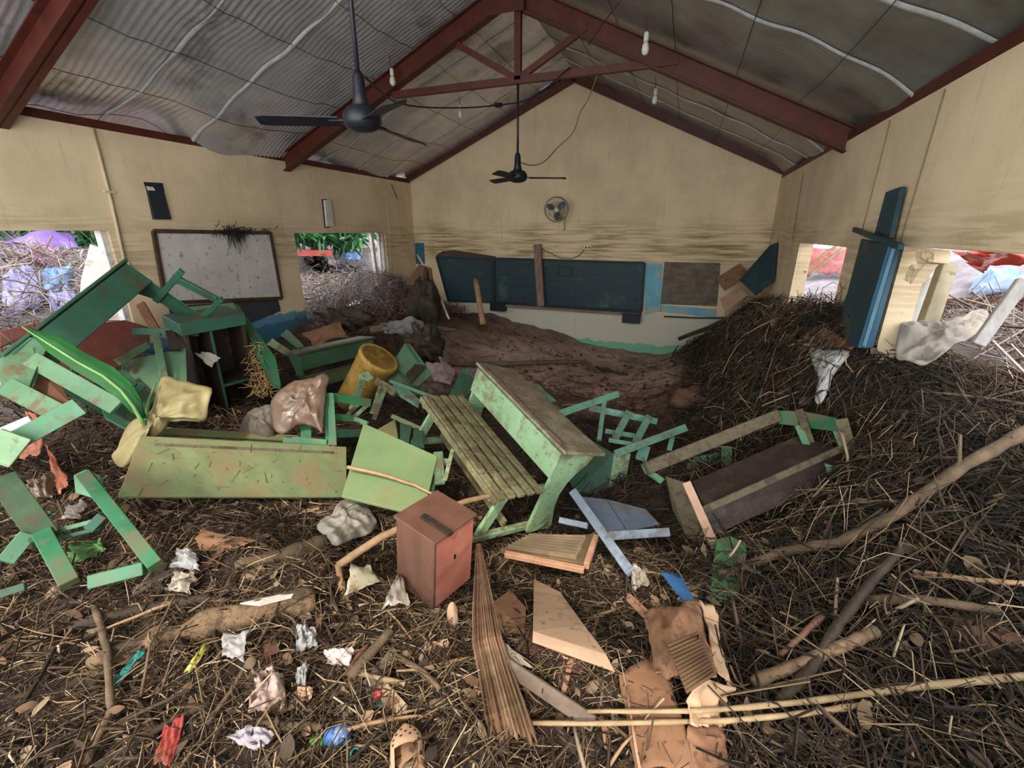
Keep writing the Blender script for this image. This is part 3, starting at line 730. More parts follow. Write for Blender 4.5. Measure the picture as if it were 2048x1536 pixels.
top_dirty = mat('dirty_table_top', (128, 122, 98), (158, 152, 126), scale=5, rough=0.7, bump=0.3, dirt=0.55, updirt=0.6, dirtcol=(116, 100, 78), dscale=6)

def bench_desk(label, R, t, mats, seat=5, group='school bench desks', rails=True, top=True, stretcher=True):
    """school desk whose front panel is the backrest of a slatted bench; x length, -y seat side, z up"""
    mp, mtop, msl, mb = mats; L = 0.57; xf = (R, t)
    T_ = Thing('bench_desk', label, 'desk', group)
    prof = [(-0.01, 0.0), (0.22, 0.0), (0.19, 0.1), (0.155, 0.2), (0.145, 0.32), (0.17, 0.42), (0.22, 0.5), (0.29, 0.57), (0.32, 0.645), (0.0, 0.695)]
    for s in (-1, 1):
        x0 = s*(L-0.014); n = len(prof)
        V = [(x0-0.014, y, z) for y, z in prof]+[(x0+0.014, y, z) for y, z in prof]
        F = [tuple(range(n)), tuple(range(2*n-1, n-1, -1))]+[(k+n, (k+1) % n+n, (k+1) % n, k)[::-1] for k in range(n)]
        T_.add('side_panel', V, [f[::-1] for f in F] if s > 0 else F, mp, bevel=0.003, xf=xf)
    if top:
        b = beam(A(-L-0.035, 0.18, 0.695), A(L+0.035, 0.18, 0.695), 0.42, 0.024, (0, 1, -0.14))
        k = T_.add('table_top', *b, mtop, bevel=0.004, xf=xf)
        T_.add('pencil_groove', *beam(A(-L+0.05, 0.035, 0.7285), A(L-0.05, 0.035, 0.7285), 0.02, 0.004, (0, 1, -0.14)), muddy_g, sub=k, xf=xf)
    T_.add('backrest_board', *box(-L, L, -0.024, -0.001, 0.485, 0.70), mb, bevel=0.004, xf=xf)
    if rails:
        for s in (-1, 1):
            x = s*(L-0.045)
            T_.add('seat_rail', *beam(A(x, -0.44, 0.37), A(x, 0.14, 0.37), 0.05, 0.03), mp, bevel=0.003, xf=xf)
            T_.add('seat_leg', *beam(A(x, -0.31, 0.36), A(x, -0.4, 0.04), 0.075, 0.028, (0, 1, 0)), mp, bevel=0.003, xf=xf)
            T_.add('runner', *beam(A(x, -0.45, 0.02), A(x, 0.24, 0.02), 0.045, 0.045), mp, bevel=0.004, xf=xf)
        if stretcher: T_.add('stretcher', *beam(A(-L+0.05, -0.2, 0.08), A(L-0.05, -0.2, 0.08), 0.06, 0.025), slat_m, bevel=0.003, xf=xf)
    for k in range(seat):
        w = 0.053; y = -0.43+0.033+k*0.0775
        T_.add('seat_slat', *box(-L-0.03, L+0.03, y-w/2, y+w/2, 0.395, 0.42), msl, bevel=0.004, xf=xf)
    if seat: T_.add('seat_front_edge', *box(-L-0.03, L+0.03, -0.445, -0.428, 0.365, 0.41), msl, bevel=0.003, xf=xf)
    return T_.build()

RA = np.array([[0.7733, 0.5419, 0.3291], [-0.5806, 0.8138, 0.024], [-0.2549, -0.2096, 0.944]]); tA = A(-1.2497, 2.8082, 0.4423)
bench_desk('light green bench desk with slatted seat standing tilted in the middle of the wreckage', RA, tA, (g_mint, top_dirty, slat_m, g_mint))
RF = np.array([[0.3072, -0.9513, 0.0245], [0.9516, 0.3068, -0.0176], [0.0093, 0.0287, 0.9995]]); tF = A(-4.4853, 4.8851, 0.0529)
bench_desk('dark green bench desk standing upright near the far left window', RF, tF, (g_mid, g_olive, g_olive, g_mid))
RD = np.array([[-0.1984, -0.8676, -0.4559], [0.8583, 0.0708, -0.5083], [0.4733, -0.4921, 0.7306]]); tD = A(-4.0735, 2.394, 1.2519)
bench_desk('deep green bench desk without seat slats, thrown high against the left window', RD, tD, (g_deep, g_deep, slat_m, g_deep), seat=0, stretcher=False)
# desk whose table top faces the viewer
zC = unit(A(0.44, -0.08, 0.89)); yC = unit(A(0.59, -0.72, -0.36)); xC = np.cross(yC, zC); yC = np.cross(zC, xC)
RC = np.stack([xC, yC, zC], 1); tC = A(-2.49, 1.78, 0.85)-RC @ A(0, 0.18, 0.705)
bench_desk('olive green bench desk in the left foreground, table top turned to the viewer', RC, tC, (g_mid, g_olive, g_olive, g_mid))

def bars(t, specs, m_, thick=0.022, name=None, bevel=0.003):
    """laths given by their two ends: (part name, px, py, d, px, py, d, width in px)"""
    for s in specs:
        nm, x0, y0, d0, x1, y1, d1, w = s[:8]
        mm = s[8] if len(s) > 8 else m_
        a, b = P(x0, y0, d=d0), P(x1, y1, d=d1)
        vd = unit((a+b)/2-EYE); wd = np.cross(unit(b-a), vd)
        t.add(nm, *beam(a, b, w*(d0+d1)/2/FPX, thick, wd), mm, bevel=bevel)
def face(t, nm, pts, th, m_, bevel=0.003, **k):
    t.add(nm, *slab([P(px, py, d=d) for px, py, d in pts], th), m_, bevel=bevel, **k)

# --- overturned, mud caked desk at the right
t = Thing('bench_desk', 'mud-caked green bench desk lying overturned at the right, legs in the air', 'desk', 'school bench desks')
bars(t, [('top_rail', 1290, 938, 3.08, 1553, 832, 3.33, 24)], muddy_g, 0.09, bevel=0.006)
bars(t, [('lower_rail', 1404, 1022, 2.65, 1680, 899, 2.9, 14)], muddy_g, 0.05, bevel=0.005)
face(t, 'seat_board', [(1384, 962, 2.92), (1598, 870, 3.2), (1672, 894, 2.94), (1408, 1014, 2.69)], 0.025, dark_wd)
face(t, 'hollow_shade_board', [(1404, 1028, 2.65), (1681, 903, 2.9), (1690, 948, 2.87), (1590, 1000, 2.76), (1490, 1042, 2.67), (1420, 1076, 2.6)], 0.025, dark_wd)  # dark board filling in the shaded hollow below the rail
face(t, 'end_panel', [(1552, 821, 3.33), (1594, 822, 3.2), (1598, 853, 3.18), (1557, 848, 3.3)], 0.03, g_bright, label='bright green end panel')
face(t, 'end_panel', [(1604, 823, 3.18), (1668, 836, 2.98), (1676, 864, 2.96), (1614, 856, 3.15)], 0.03, g_bright, label='bright green end panel')
bars(t, [('leg', 1597, 852, 3.17, 1616, 896, 3.06, 13, g_mid), ('leg', 1673, 862, 2.96, 1695, 915, 2.88, 13, g_mid), ('muddy_post', 1598, 820, 3.19, 1632, 915, 3.04, 14),
         ('muddy_post', 1682, 838, 2.93, 1704, 915, 2.86, 22), ('foot', 1645, 935, 2.88, 1706, 955, 2.8, 20, g_mid)], muddy_g, 0.04)
face(t, 'side_panel', [(1282, 930, 3.1), (1300, 938, 3.08), (1330, 958, 3.0), (1320, 968, 3.0), (1288, 945, 3.1)], 0.03, g_mid)
face(t, 'side_panel', [(1330, 952, 2.98), (1372, 966, 2.86), (1400, 1040, 2.7), (1420, 1088, 2.6), (1405, 1092, 2.62), (1372, 1074, 2.74), (1345, 1020, 2.9)], 0.04, muddy_g)
bars(t, [('slotted_upright', 1373, 965, 2.74, 1437, 1108, 2.5, 17, mat('scraped_pale_wood', (170, 132, 108), (196, 160, 134), scale=8, rough=0.75, bump=0.3))], muddy_g, 0.03)
t.build()
one('green_plank', slab([P(1433, 1078, d=2.4), P(1458, 1072, d=2.42), P(1492, 1084, d=2.37), P(1493, 1108, d=2.3), P(1480, 1185, d=2.1), P(1422, 1212, d=2.06), P(1420, 1190, d=2.1)], 0.03),
    mat('dark_leaf_green', (44, 92, 54), (66, 116, 70), scale=4, rough=0.6, dirt=0.35, dirtcol=(60, 60, 40), dscale=9), 'dark green plank standing on end below the overturned desk', 'plank', bevel=0.004)  # even dark leaf green with dirt patches

# --- chair frames behind the middle desk
t = Thing('school_armchair', 'aqua green school armchair on its back behind the middle desk', 'chair', 'school chairs')
face(t, 'seat_box_front', [(1150, 862, 3.9), (1228, 907, 3.7), (1214, 992, 3.6), (1150, 985, 3.66), (1126, 940, 3.8)], 0.02, g_deep)
face(t, 'seat_box_side', [(1229, 906, 3.7), (1262, 907, 3.75), (1246, 994, 3.65), (1215, 992, 3.6)], 0.02, g_mint)
bars(t, [('arm', 1230, 908, 3.7, 1372, 855, 3.95, 15), ('arm', 1117, 828, 4.0, 1236, 788, 4.4, 14), ('post', 1209, 800, 4.3, 1198, 880, 3.95, 9), ('back_rail', 1178, 815, 4.3, 1314, 843, 4.25, 13),
         ('back_slat', 1258, 824, 4.22, 1230, 878, 3.95, 14), ('back_slat', 1298, 833, 4.2, 1271, 885, 3.9, 14), ('lower_rail', 1217, 880, 3.9, 1268, 889, 3.85, 9), ('rear_rail', 1210, 862, 4.1, 1270, 872, 4.05, 10),
         ('arm_post', 1345, 872, 3.95, 1338, 902, 3.9, 10), ('seat_lath', 1290, 892, 3.85, 1281, 922, 3.8, 22), ('rail', 1250, 985, 3.6, 1330, 984, 3.55, 12, g_deep)], g_aqua, 0.03)
t.build()
t = Thing('school_chair', 'aqua green chair rails showing between the rails of the overturned desk', 'chair', 'school chairs')
bars(t, [('rail', 1380, 922, 3.6, 1500, 899, 3.9, 12), ('rail', 1376, 935, 3.55, 1450, 922, 3.7, 16, g_mid), ('post', 1453, 894, 3.7, 1454, 934, 3.55, 20, g_mid), ('post', 1510, 882, 3.95, 1503, 912, 3.85, 16), ('leg', 1398, 935, 3.6, 1406, 954, 3.5, 16)], g_aqua, 0.03)
t.build()
t = Thing('bench_wreck', 'small muddy green slatted seat on the mud beyond the middle desk', 'seat')
face(t, 'slat', [(1040, 762, 4.9), (1062, 762, 4.9), (1092, 790, 4.6), (1072, 792, 4.6)], 0.03, slat_m)
face(t, 'slat', [(1064, 766, 4.88), (1078, 770, 4.86), (1112, 800, 4.5), (1098, 800, 4.55)], 0.03, g_aqua)
face(t, 'end_piece', [(1098, 806, 4.4), (1118, 812, 4.35), (1128, 826, 4.2), (1106, 822, 4.3)], 0.03, g_mint)
t.build()

# --- pieces left of the middle desk
t = Thing('green_board_square', 'big flat lime green board leaning left of the middle desk', 'board')
face(t, 'board', [(727, 846, 3.25), (875, 912, 3.05), (846, 1032, 2.66), (683, 992, 2.72)], 0.022, g_lime, bevel=0.003)
t.root = t.build()
t = Thing('school_chair', 'bright green chair frame beside the olive desk, under the brown plastic sheet', 'chair', 'school chairs')
bars(t, [('leg', 657, 787, 3.4, 663, 893, 3.3, 20), ('side_rail', 660, 794, 3.42, 740, 806, 3.7, 17), ('side_rail', 668, 833, 3.42, 704, 838, 3.6, 13), ('front_rail', 568, 878, 3.3, 655, 886, 3.28, 14),
         ('front_rail', 568, 888, 3.28, 660, 894, 3.26, 8), ('back_post', 612, 845, 3.36, 612, 882, 3.3, 20), ('low_rail', 670, 868, 3.35, 720, 866, 3.6, 16, g_deep)], g_bright, 0.035)
t.build()
t = Thing('broken_chair', 'pale green chair back with thin spindles, lying beside the yellow drum', 'chair', 'school chairs')
face(t, 'top_rail', [(716, 748, 4.6), (736, 742, 4.6), (745, 752, 4.5), (735, 760, 4.48), (718, 758, 4.55)], 0.03, g_mint)
bars(t, [('spindle', 723, 757, 4.55, 701, 818, 4.1, 7), ('spindle', 732, 757, 4.55, 712, 806, 4.15, 7), ('spindle', 760, 774, 4.3, 744, 826, 3.95, 8), ('spindle', 770, 776, 4.28, 748, 838, 3.9, 9), ('spindle', 718, 808, 4.0, 688, 836, 3.8, 8), ('spindle', 735, 810, 3.98, 704, 838, 3.78, 8)], g_mint, 0.02)
bars(t, [('base_rail', 752, 762, 4.45, 790, 785, 4.2, 16, slat_m), ('lower_rail', 705, 836, 3.75, 735, 848, 3.7, 10, g_mid)], g_mint, 0.03)
t.build()
t = Thing('bench_wreck', 'teal green seat board with raised lath behind the slatted bench', 'board')
face(t, 'board', [(786, 768, 4.3), (806, 770, 4.3), (842, 800, 4.0), (836, 812, 3.9), (800, 790, 4.1)], 0.025, g_aqua)
bars(t, [('lath', 780, 762, 4.35, 876, 798, 4.05, 7)], g_mid, 0.02)
t.build()
one('chair_side_panel', slab([P(px, py, d=d) for px, py, d in ((919, 742, 4.5), (938, 734, 4.5), (950, 758, 4.4), (944, 782, 4.2), (928, 797, 4.1), (892, 799, 4.15), (908, 772, 4.3))], 0.025), g_deep, 'curved dark green side panel poking up left of the middle desk', 'panel', bevel=0.003)
t = Thing('desk_end_panel', 'green desk end panel with a brown opening, beside the yellow drum', 'panel')
face(t, 'panel', [(809, 687, 5.4), (820, 687, 5.4), (864, 748, 5.1), (838, 771, 5.0), (789, 764, 5.0), (760, 754, 5.1), (780, 733, 5.2)], 0.03, g_mid)
face(t, 'opening_board', [(831, 727, 5.14), (851, 731, 5.1), (823, 765, 4.98), (811, 748, 5.05)], 0.012, dark_wd, label='brown inner board')
bars(t, [('batten', 813, 690, 5.37, 838, 724, 5.2, 4, g_deep), ('batten', 792, 738, 5.13, 820, 766, 4.96, 6, g_deep)], g_deep, 0.015)
t.build()
yel = mat('dirty_yellow_plastic', (176, 134, 56), (196, 158, 82), scale=4, rough=0.45, bump=0.08, dirt=0.3, dirtcol=(132, 96, 48), dscale=6)
c0 = P(758, 716, d=5.0); c1 = P(694, 812, d=4.6); ax = unit(c0-c1); Ld = np.linalg.norm(c0-c1)
ax2 = unit(ax+unit(EYE-c0)*1.0)
t = Thing('yellow_drum', 'dirty yellow plastic drum lying bottom up among the green desks', 'drum')
t.add('body', *lathe([(0.165, -Ld-0.05), (0.185, -Ld*0.7), (0.205, -Ld*0.35), (0.225, -0.06), (0.235, -0.03), (0.235, 0.0), (0.22, 0.012)], c0, ax2, 28), yel, True)
t.add('bottom_rim', *lathe([(0.22, 0.0), (0.23, 0.014), (0.22, 0.02), (0.2, 0.012), (0.03, 0.012)], c0, ax2, 28), yel, True)
t.build()
one('pink_board', slab([G(842, 712, .03), G(873, 706, .03), G(912, 742, .03), G(902, 768, .03), G(868, 760, .03)], 0.02), mat('pinkish_board', (176, 148, 150), (198, 172, 172), scale=5, rough=0.8, dirt=0.3, dirtcol=(140, 112, 104)), 'pale pink board lying on the mud beyond the yellow drum', 'board', bevel=0.003)
t = Thing('school_chair', 'dark green slatted chair lying between the big lime board and the bench seat', 'chair', 'school chairs')
face(t, 'seat_slat', [(748, 862, 3.6), (790, 838, 3.75), (796, 872, 3.5), (770, 876, 3.5)], 0.025, g_olive)
face(t, 'seat_slat', [(800, 838, 3.75), (824, 850, 3.65), (818, 884, 3.35), (800, 878, 3.42)], 0.025, g_deep)
face(t, 'seat_slat', [(828, 852, 3.65), (846, 862, 3.55), (848, 892, 3.25), (824, 888, 3.32)], 0.025, g_deep)
bars(t, [('rail', 784, 832, 3.75, 846, 860, 3.6, 9), ('leg', 876, 905, 3.1, 880, 968, 2.9, 20, g_mid), ('leg', 905, 900, 3.1, 890, 960, 2.9, 8, g_mint), ('rail', 860, 920, 3.1, 900, 925, 3.05, 14, g_mid), ('leg', 868, 935, 3.05, 862, 990, 2.85, 12, g_deep)], g_olive, 0.025)
t.build()

# --- left stack around the dark cabinet
Rcab = np.array([[0.28, 0.09, 0.96], [0.96, -0.06, -0.27], [0.03, 0.99, -0.10]]); tcab = A(-4.01, 2.84, 1.0)
t = Thing('open_cabinet', 'dark brown open cabinet with green top standing among the desks at left', 'cabinet')
w, h = 0.25, 0.45; xf = (Rcab, tcab)
for x in (-w+0.012, w-0.012): t.add('side_board', *box(x-0.012, x+0.012, -h, h, -0.36, 0), dark_wd, xf=xf, bevel=0.002)
t.add('back_board', *box(-w, w, -h, h, -0.37, -0.355), dark_wd, xf=xf)
t.add('divider', *box(-0.06, -0.035, -h, h, -0.34, -0.01), dark_wd, xf=xf)
t.add('divider_edge', *box(-0.058, -0.037, -h, h, -0.01, 0.002), g_deep, xf=xf)
t.add('shelf', *box(-0.035, w-0.02, -0.12, -0.1, -0.33, -0.01), dark_wd, xf=xf)
t.add('shelf_edge', *box(-0.035, w-0.06, -0.125, -0.098, -0.01, 0.002), g_deep, xf=xf)
t.add('bottom_board', *box(-w, w, -h, -h+0.02, -0.36, 0), dark_wd, xf=xf)
t.add('top_board', *box(-w-0.03, w+0.01, h, h+0.11, -0.38, 0.02), g_deep, xf=xf, bevel=0.004)
t.build()
t = Thing('broken_desk', 'tall green desk frame lying behind the dark cabinet, long strip slanting right', 'desk')
face(t, 'cross_board', [(372, 614, 4.7), (466, 605, 4.75), (487, 640, 4.5), (392, 641, 4.5)], 0.03, g_mid)
face(t, 'long_strip', [(466, 605, 4.75), (478, 612, 4.72), (552, 716, 4.4), (562, 770, 4.2), (548, 766, 4.2), (486, 652, 4.5), (484, 636, 4.55)], 0.06, g_bright)
t.build()
straw_m = mat('dry_straw', (150, 116, 66), (190, 152, 96), scale=20, rough=0.8, bump=0.1)
rg = np.random.default_rng(31); vf = []
for k in range(240):
    px = 500+rg.random()*44; py = 675+rg.random()*110
    if px-498 > (py-655)*0.55: continue
    a = P(px, py, d=4.42+rg.normal()*0.05); e = A(rg.normal()*0.6, rg.normal()*0.5, rg.normal()*0.5-0.35); b = a+unit(e)*(0.05+rg.random()*0.12)
    vf.append(tube([a, (a+b)/2+rg.normal(size=3)*0.01, b], [0.004, 0.0035, 0.002], 3))
one('straw_bundle', join(*vf), straw_m, 'golden dry straw stuffed between the dark cabinet and the green strip', 'straw', kind='stuff')
t = Thing('school_chair', 'dark green chair frame of thin posts in front of the left desk', 'chair', 'school chairs')
bars(t, [('rail', 266, 662, 3.9, 398, 666, 4.1, 14, g_deep), ('post', 312, 668, 3.95, 328, 755, 3.7, 13, g_mid), ('post', 340, 662, 4.0, 350, 700, 3.9, 16, dark_wd), ('brace', 296, 690, 3.9, 235, 725, 3.6, 14, g_mid),
         ('brace', 318, 756, 3.65, 336, 752, 3.7, 8, g_mid)], g_mid, 0.03)
face(t, 'back_board', [(245, 722, 3.8), (372, 695, 4.0), (374, 765, 3.8), (330, 800, 3.6), (262, 800, 3.6), (240, 760, 3.65)], 0.022, g_mid)
face(t, 'seat_board', [(180, 752, 3.4), (250, 738, 3.6), (310, 800, 3.4), (255, 860, 3.15), (210, 835, 3.15)], 0.022, g_deep)
t.build()
t = Thing('desk_side_panel', 'forked green desk side panel at the left edge under the banana leaf', 'panel')
face(t, 'panel', [(0, 716, 3.0), (58, 672, 3.15), (98, 690, 3.2), (72, 736, 3.0), (58, 774, 2.9), (0, 778, 2.85)], 0.03, g_mid)
bars(t, [('prong', 62, 718, 3.05, 235, 815, 3.0, 32), ('prong', 12, 772, 2.88, 140, 838, 2.8, 36)], g_mid, 0.03)
t.build()
one('brown_panel_strip', slab([P(px, py, d=d) for px, py, d in ((66, 776, 3.02), (78, 746, 3.08), (120, 764, 3.1), (140, 806, 3.0), (106, 808, 2.95))], 0.02), mat('orange_brown_ply', (92, 58, 40), (116, 76, 54), scale=6, rough=0.7), 'orange-brown plywood strip behind the forked green panel', 'board')
one('green_lath', beam(P(-12, 905, d=2.55), P(160, 812, d=2.75), 0.11, 0.03, UP), g_mid, 'broken green lath pointing up right at the left edge', 'lath', bevel=0.003)
one('green_lath', beam(P(-12, 925, d=2.5), P(34, 868, d=2.55), 0.14, 0.03, UP), g_mint, 'short green board end at the left edge, below the broken lath', 'lath', bevel=0.003)
one('white_lath', beam(P(-8, 868, d=2.6), P(62, 838, d=2.68), 0.045, 0.03, UP), white_fr, 'short whitish lath above the green lath at the left edge', 'lath', bevel=0.003)
one('wooden_stake', beam(P(281, 608, d=4.25), P(312, 662, d=4.1), 0.075, 0.03, RT), mat('orange_wood', (128, 84, 52), (154, 106, 68), scale=8, rough=0.75, stretch=(3, 3, 0.6)), 'short brown stake leaning inside the left desk frame', 'stake', bevel=0.003)
t = Thing('slatted_seat_end', 'green slatted seat ends sticking out left of the upright desk', 'seat')
face(t, 'seat_end', [(533, 688, 5.6), (545, 676, 5.6), (552, 682, 5.55), (580, 700, 5.3), (568, 708, 5.3)], 0.05, g_mint)
face(t, 'seat_end', [(560, 670, 5.8), (574, 658, 5.8), (580, 664, 5.75), (606, 690, 5.5), (594, 696, 5.5)], 0.05, g_mid)
t.build()
# --- chair in the lower left corner
t = Thing('school_chair', 'overturned bright green chair frame in the lower left foreground', 'chair', 'school chairs')
bars(t, [('leg', 6, 958, 2.25, 92, 1078, 2.12, 42, mat('mossy_dark_paint', (40, 64, 44), (64, 88, 60), scale=5, rough=0.8, bump=0.3, dirt=0.3, dirtcol=(72, 62, 44), dscale=6)), ('leg', 84, 1066, 2.12, 140, 1168, 2.0, 30), ('leg', 168, 950, 2.3, 312, 1132, 2.05, 24), ('seat_rail', 180, 1164, 1.98, 290, 1136, 2.05, 26),
         ('slat', 105, 1064, 2.2, 196, 1040, 2.25, 9, g_mid), ('slat', 112, 1078, 2.2, 205, 1055, 2.25, 8, g_deep), ('slat', 78, 1030, 2.2, 106, 1024, 2.22, 7, g_mid), ('foot', 56, 1068, 2.1, 10, 1124, 2.02, 28, g_mid), ('rail', 0, 1188, 1.9, 52, 1172, 1.95, 16, g_deep),
         ('rail', 206, 1030, 2.24, 176, 1060, 2.2, 18, g_deep)], g_bright, 0.05)
face(t, 'corner_plate', [(146, 950, 2.3), (172, 938, 2.32), (198, 952, 2.3), (196, 1000, 2.24), (150, 985, 2.26)], 0.03, g_mid)
t.build()
# --- blue chair
blue_ch = mat('faded_blue_paint', (112, 124, 136), (140, 150, 160), scale=4, rough=0.5, bump=0.12, dirt=0.25, dirtcol=(96, 92, 92), dscale=6)
blue_dk = mat('slate_blue_seat', (78, 86, 98), (104, 112, 124), scale=3, rough=0.55, bump=0.1, dirt=0.3, dirtcol=(84, 80, 76), dscale=5)
t = Thing('blue_chair', 'faded blue broken chair lying under the overturned desk', 'chair')
bars(t, [('leg', 1146, 983, 2.85, 1262, 1146, 2.3, 18), ('seat_rail', 1216, 1072, 2.6, 1338, 1064, 2.62, 17), ('low_rail', 1119, 1040, 2.8, 1176, 1052, 2.72, 12)], blue_ch, 0.035)
face(t, 'seat_half', [(1158, 992, 2.86), (1213, 998, 2.86), (1254, 1062, 2.62), (1216, 1066, 2.6), (1176, 1020, 2.74)], 0.02, blue_dk)
face(t, 'seat_half', [(1214, 998, 2.86), (1292, 1018, 2.82), (1318, 1046, 2.7), (1256, 1062, 2.62)], 0.02, blue_dk)
t.build()
one('blue_splinter', slab([P(1143, 980, d=2.86), P(1152, 982, d=2.86), P(1172, 1002, d=2.8), P(1160, 1000, d=2.8)], 0.02), blue_ch, 'pointed blue splinter at the top corner of the blue chair', 'splinter')
# --- red-brown locker
rb_l = mat('shaded_brown_face', (92, 62, 48), (114, 79, 63), scale=4, rough=0.6, bump=0.1, stretch=(2, 2, 0.7), dirt=0.2, dirtcol=(84, 62, 50))  # locker brown, darkened to paint its shaded side
rb_r = mat('lit_salmon_face', (160, 92, 74), (182, 114, 94), scale=5, rough=0.65, bump=0.15, dirt=0.2, dirtcol=(140, 100, 84))  # same locker in a lighter tone, painted as its lit side
Rb = np.array([[0.95, 0.29, 0.09], [-0.29, 0.96, -0.01], [-0.09, -0.01, 1.0]])
kb = 0.88; tb = EYE+(A(-1.02, 1.6, 0.8)-EYE)*kb; a_, b_, c_ = 0.3*kb, 0.3*kb, 0.45*kb; xf = (Rb, tb)
t = Thing('bedside_locker', 'red-brown wooden locker box standing in front of the middle desk', 'cabinet')
t.add('left_side', *box(-a_, 0, 0, 0.018, -c_, 0), rb_l, xf=xf, bevel=0.002)
t.add('right_side', *box(-0.018, 0, 0.018, b_, -c_, 0), rb_r, xf=xf, bevel=0.002)
t.add('rear_side', *box(-a_, -0.018, b_-0.018, b_, -c_, 0), rb_l, xf=xf)
t.add('far_side', *box(-a_, -a_+0.018, 0.018, b_-0.018, -c_, 0), rb_l, xf=xf)
t.add('top_board', *box(-a_-0.008, 0.012, -0.01, b_+0.01, 0.0, 0.018), rb_l, xf=xf, bevel=0.003)
t.add('top_batten', *box(-a_*0.6, 0.03, 0.06, 0.09, 0.018, 0.034), dark_wd, xf=xf)
t.add('bottom_board', *box(-a_+0.018, -0.018, 0.018, b_-0.018, -c_, -c_+0.018), rb_l, xf=xf)
t.add('knot_hole', *box(-0.001, 0.002, b_*0.5, b_*0.55, -c_*0.45, -c_*0.38), black_pl, xf=xf)
t.build()
# --- louvred panel
lv = mat('brown_louvre_wood', (84, 68, 48), (116, 96, 68), scale=6, rough=0.7, bump=0.2, dirt=0.25, dirtcol=(130, 104, 76))
t = Thing('louvred_panel', 'brown louvred wooden panel lying flat between locker and blue chair', 'panel')
q = [P(1000, 1098, d=2.5), P(1060, 1070, d=2.62), P(1192, 1068, d=2.62), P(1172, 1128, d=2.35)]
t.add('base_board', *slab(q, 0.03), lv, bevel=0.003)
for k in range(7):
    s0 = 0.1+0.8*k/7; a = q[0]*(1-s0)+q[1]*s0; b = q[3]*(1-s0)+q[2]*s0
    a2 = a*0.94+b*0.06; b2 = a*0.12+b*0.88
    t.add('slat', *beam(a2+A(0, 0, 0.012), b2+A(0, 0, 0.012), 0.03, 0.01, (0, 0.6, 0.5)), lv, bevel=0.002)
t.add('front_edge', *beam(P(1010, 1108, d=2.44), P(1168, 1140, d=2.3), 0.03, 0.03), mat('raw_split_wood', (164, 116, 88), (188, 142, 112), scale=12, rough=0.8, bump=0.4), bevel=0.003)
t.add('end_edge', *beam(P(1172, 1132, d=2.33), P(1192, 1074, d=2.6), 0.04, 0.03), MATS['raw_split_wood'], bevel=0.003)
t.build()

# ================================================================== LOOSE DEBRIS INSIDE
def dep(p): return float(np.dot(np.asarray(p)-EYE, FW))
def stick(label, pts, w0, w1, m_, lift=0.03, name='stick', group=None, n=6, wob=0.012, seed=1, sides=7):
    """branch along picked points lying on the debris; widths in px of the photograph"""
    q = [G(p[0], p[1], lift if len(p) < 3 else p[2]) for p in pts]
    out = []
    for a, b in zip(q, q[1:]): out += wobble(a, b, n, wob, seed+len(out))[:-1]
    out.append(q[-1]); m = len(out)
    rr = [(w0+(w1-w0)*k/(m-1))/2*dep(out[k])/FPX*(1+0.12*math.sin(k*2.3+seed)) for k in range(m)]
    return one(name, tube(out, rr, sides), m_, label, 'stick', group, smooth=True)
bark = mat('grey_brown_bark', (78, 62, 46), (112, 92, 70), scale=9, rough=0.85, bump=0.6, bscale=60)
bark_d = mat('dark_wet_bark', (44, 34, 26), (70, 56, 42), scale=9, rough=0.75, bump=0.6, bscale=60)
pale_st = mat('pale_dry_stalk', (138, 114, 82), (170, 146, 110), scale=10, rough=0.75, bump=0.3, bscale=80)
tan_br = mat('tan_peeled_branch', (140, 106, 74), (172, 138, 104), scale=9, rough=0.75, bump=0.5, bscale=60)
wht_tw = mat('bleached_twig', (176, 166, 154), (206, 198, 188), scale=9, rough=0.8, bump=0.3)
# --- named sticks and branches
def free_stick(label, pts, w0, w1, m_, name='stick', sides=7, seed=1, wob=0.01):
    q = [P(px, py, d=d) for px, py, d in pts]; out = []
    for a, b in zip(q, q[1:]): out += wobble(a, b, 6, wob, seed+len(out))[:-1]
    out.append(q[-1]); m = len(out)
    rr = [(w0+(w1-w0)*k/(m-1))/2*dep(out[k])/FPX for k in range(m)]
    return one(name, tube(out, rr, sides), m_, label, 'stick', smooth=True)
t = Thing('forked_branch', 'long tan branch resting on the locker and reaching to the bench seat', 'branch')
q = [P(678, 1130, d=2.25), P(760, 1075, d=2.2), P(850, 1035, d=2.32), P(930, 1003, d=2.55), P(1000, 988, d=2.8)]
t.add('main_limb', *tube([p for a, b in zip(q, q[1:]) for p in wobble(a, b, 5, 0.012, 3)[:-1]]+[q[-1]], [0.021-0.006*k/16 for k in range(17)], 7), tan_br, True)
q = [P(676, 1128, d=2.25), P(682, 1170, d=2.2), P(700, 1215, d=2.1), P(722, 1268, d=2.0)]
t.add('hanging_limb', *tube(q, [0.016, 0.018, 0.012, 0.005], 7), tan_br, True)
t.build()
stick('tan stick lying across the lime green board', [(698, 930), (700, 931)], 4, 4, tan_br) if False else None
free_stick('thin tan twig curving across the lime green board', [(695, 934, 2.82), (760, 948, 2.8), (830, 970, 2.78), (888, 1000, 2.7)], 8, 5, tan_br)
log_m = mat('tan_log_bark', (104, 82, 60), (138, 112, 84), scale=7, rough=0.9, bump=1.0, bscale=30, dirt=0.5, dirtcol=(64, 50, 36), dscale=9)
q = [G(628, 1200, .03), G(520, 1224, .04), G(400, 1254, .03), G(300, 1290, .02), G(180, 1335, .0)]
t = Thing('fallen_log', 'thick tan log lying across the left foreground', 'log')
q2 = [p for a, b in zip(q, q[1:]) for p in wobble(a, b, 9, 0.008, 5)[:-1]]+[q[-1]]
LV, LF = tube(q2, [0.062+0.008*math.sin(k*0.9)-0.012*k/33 for k in range(len(q2))], 18)
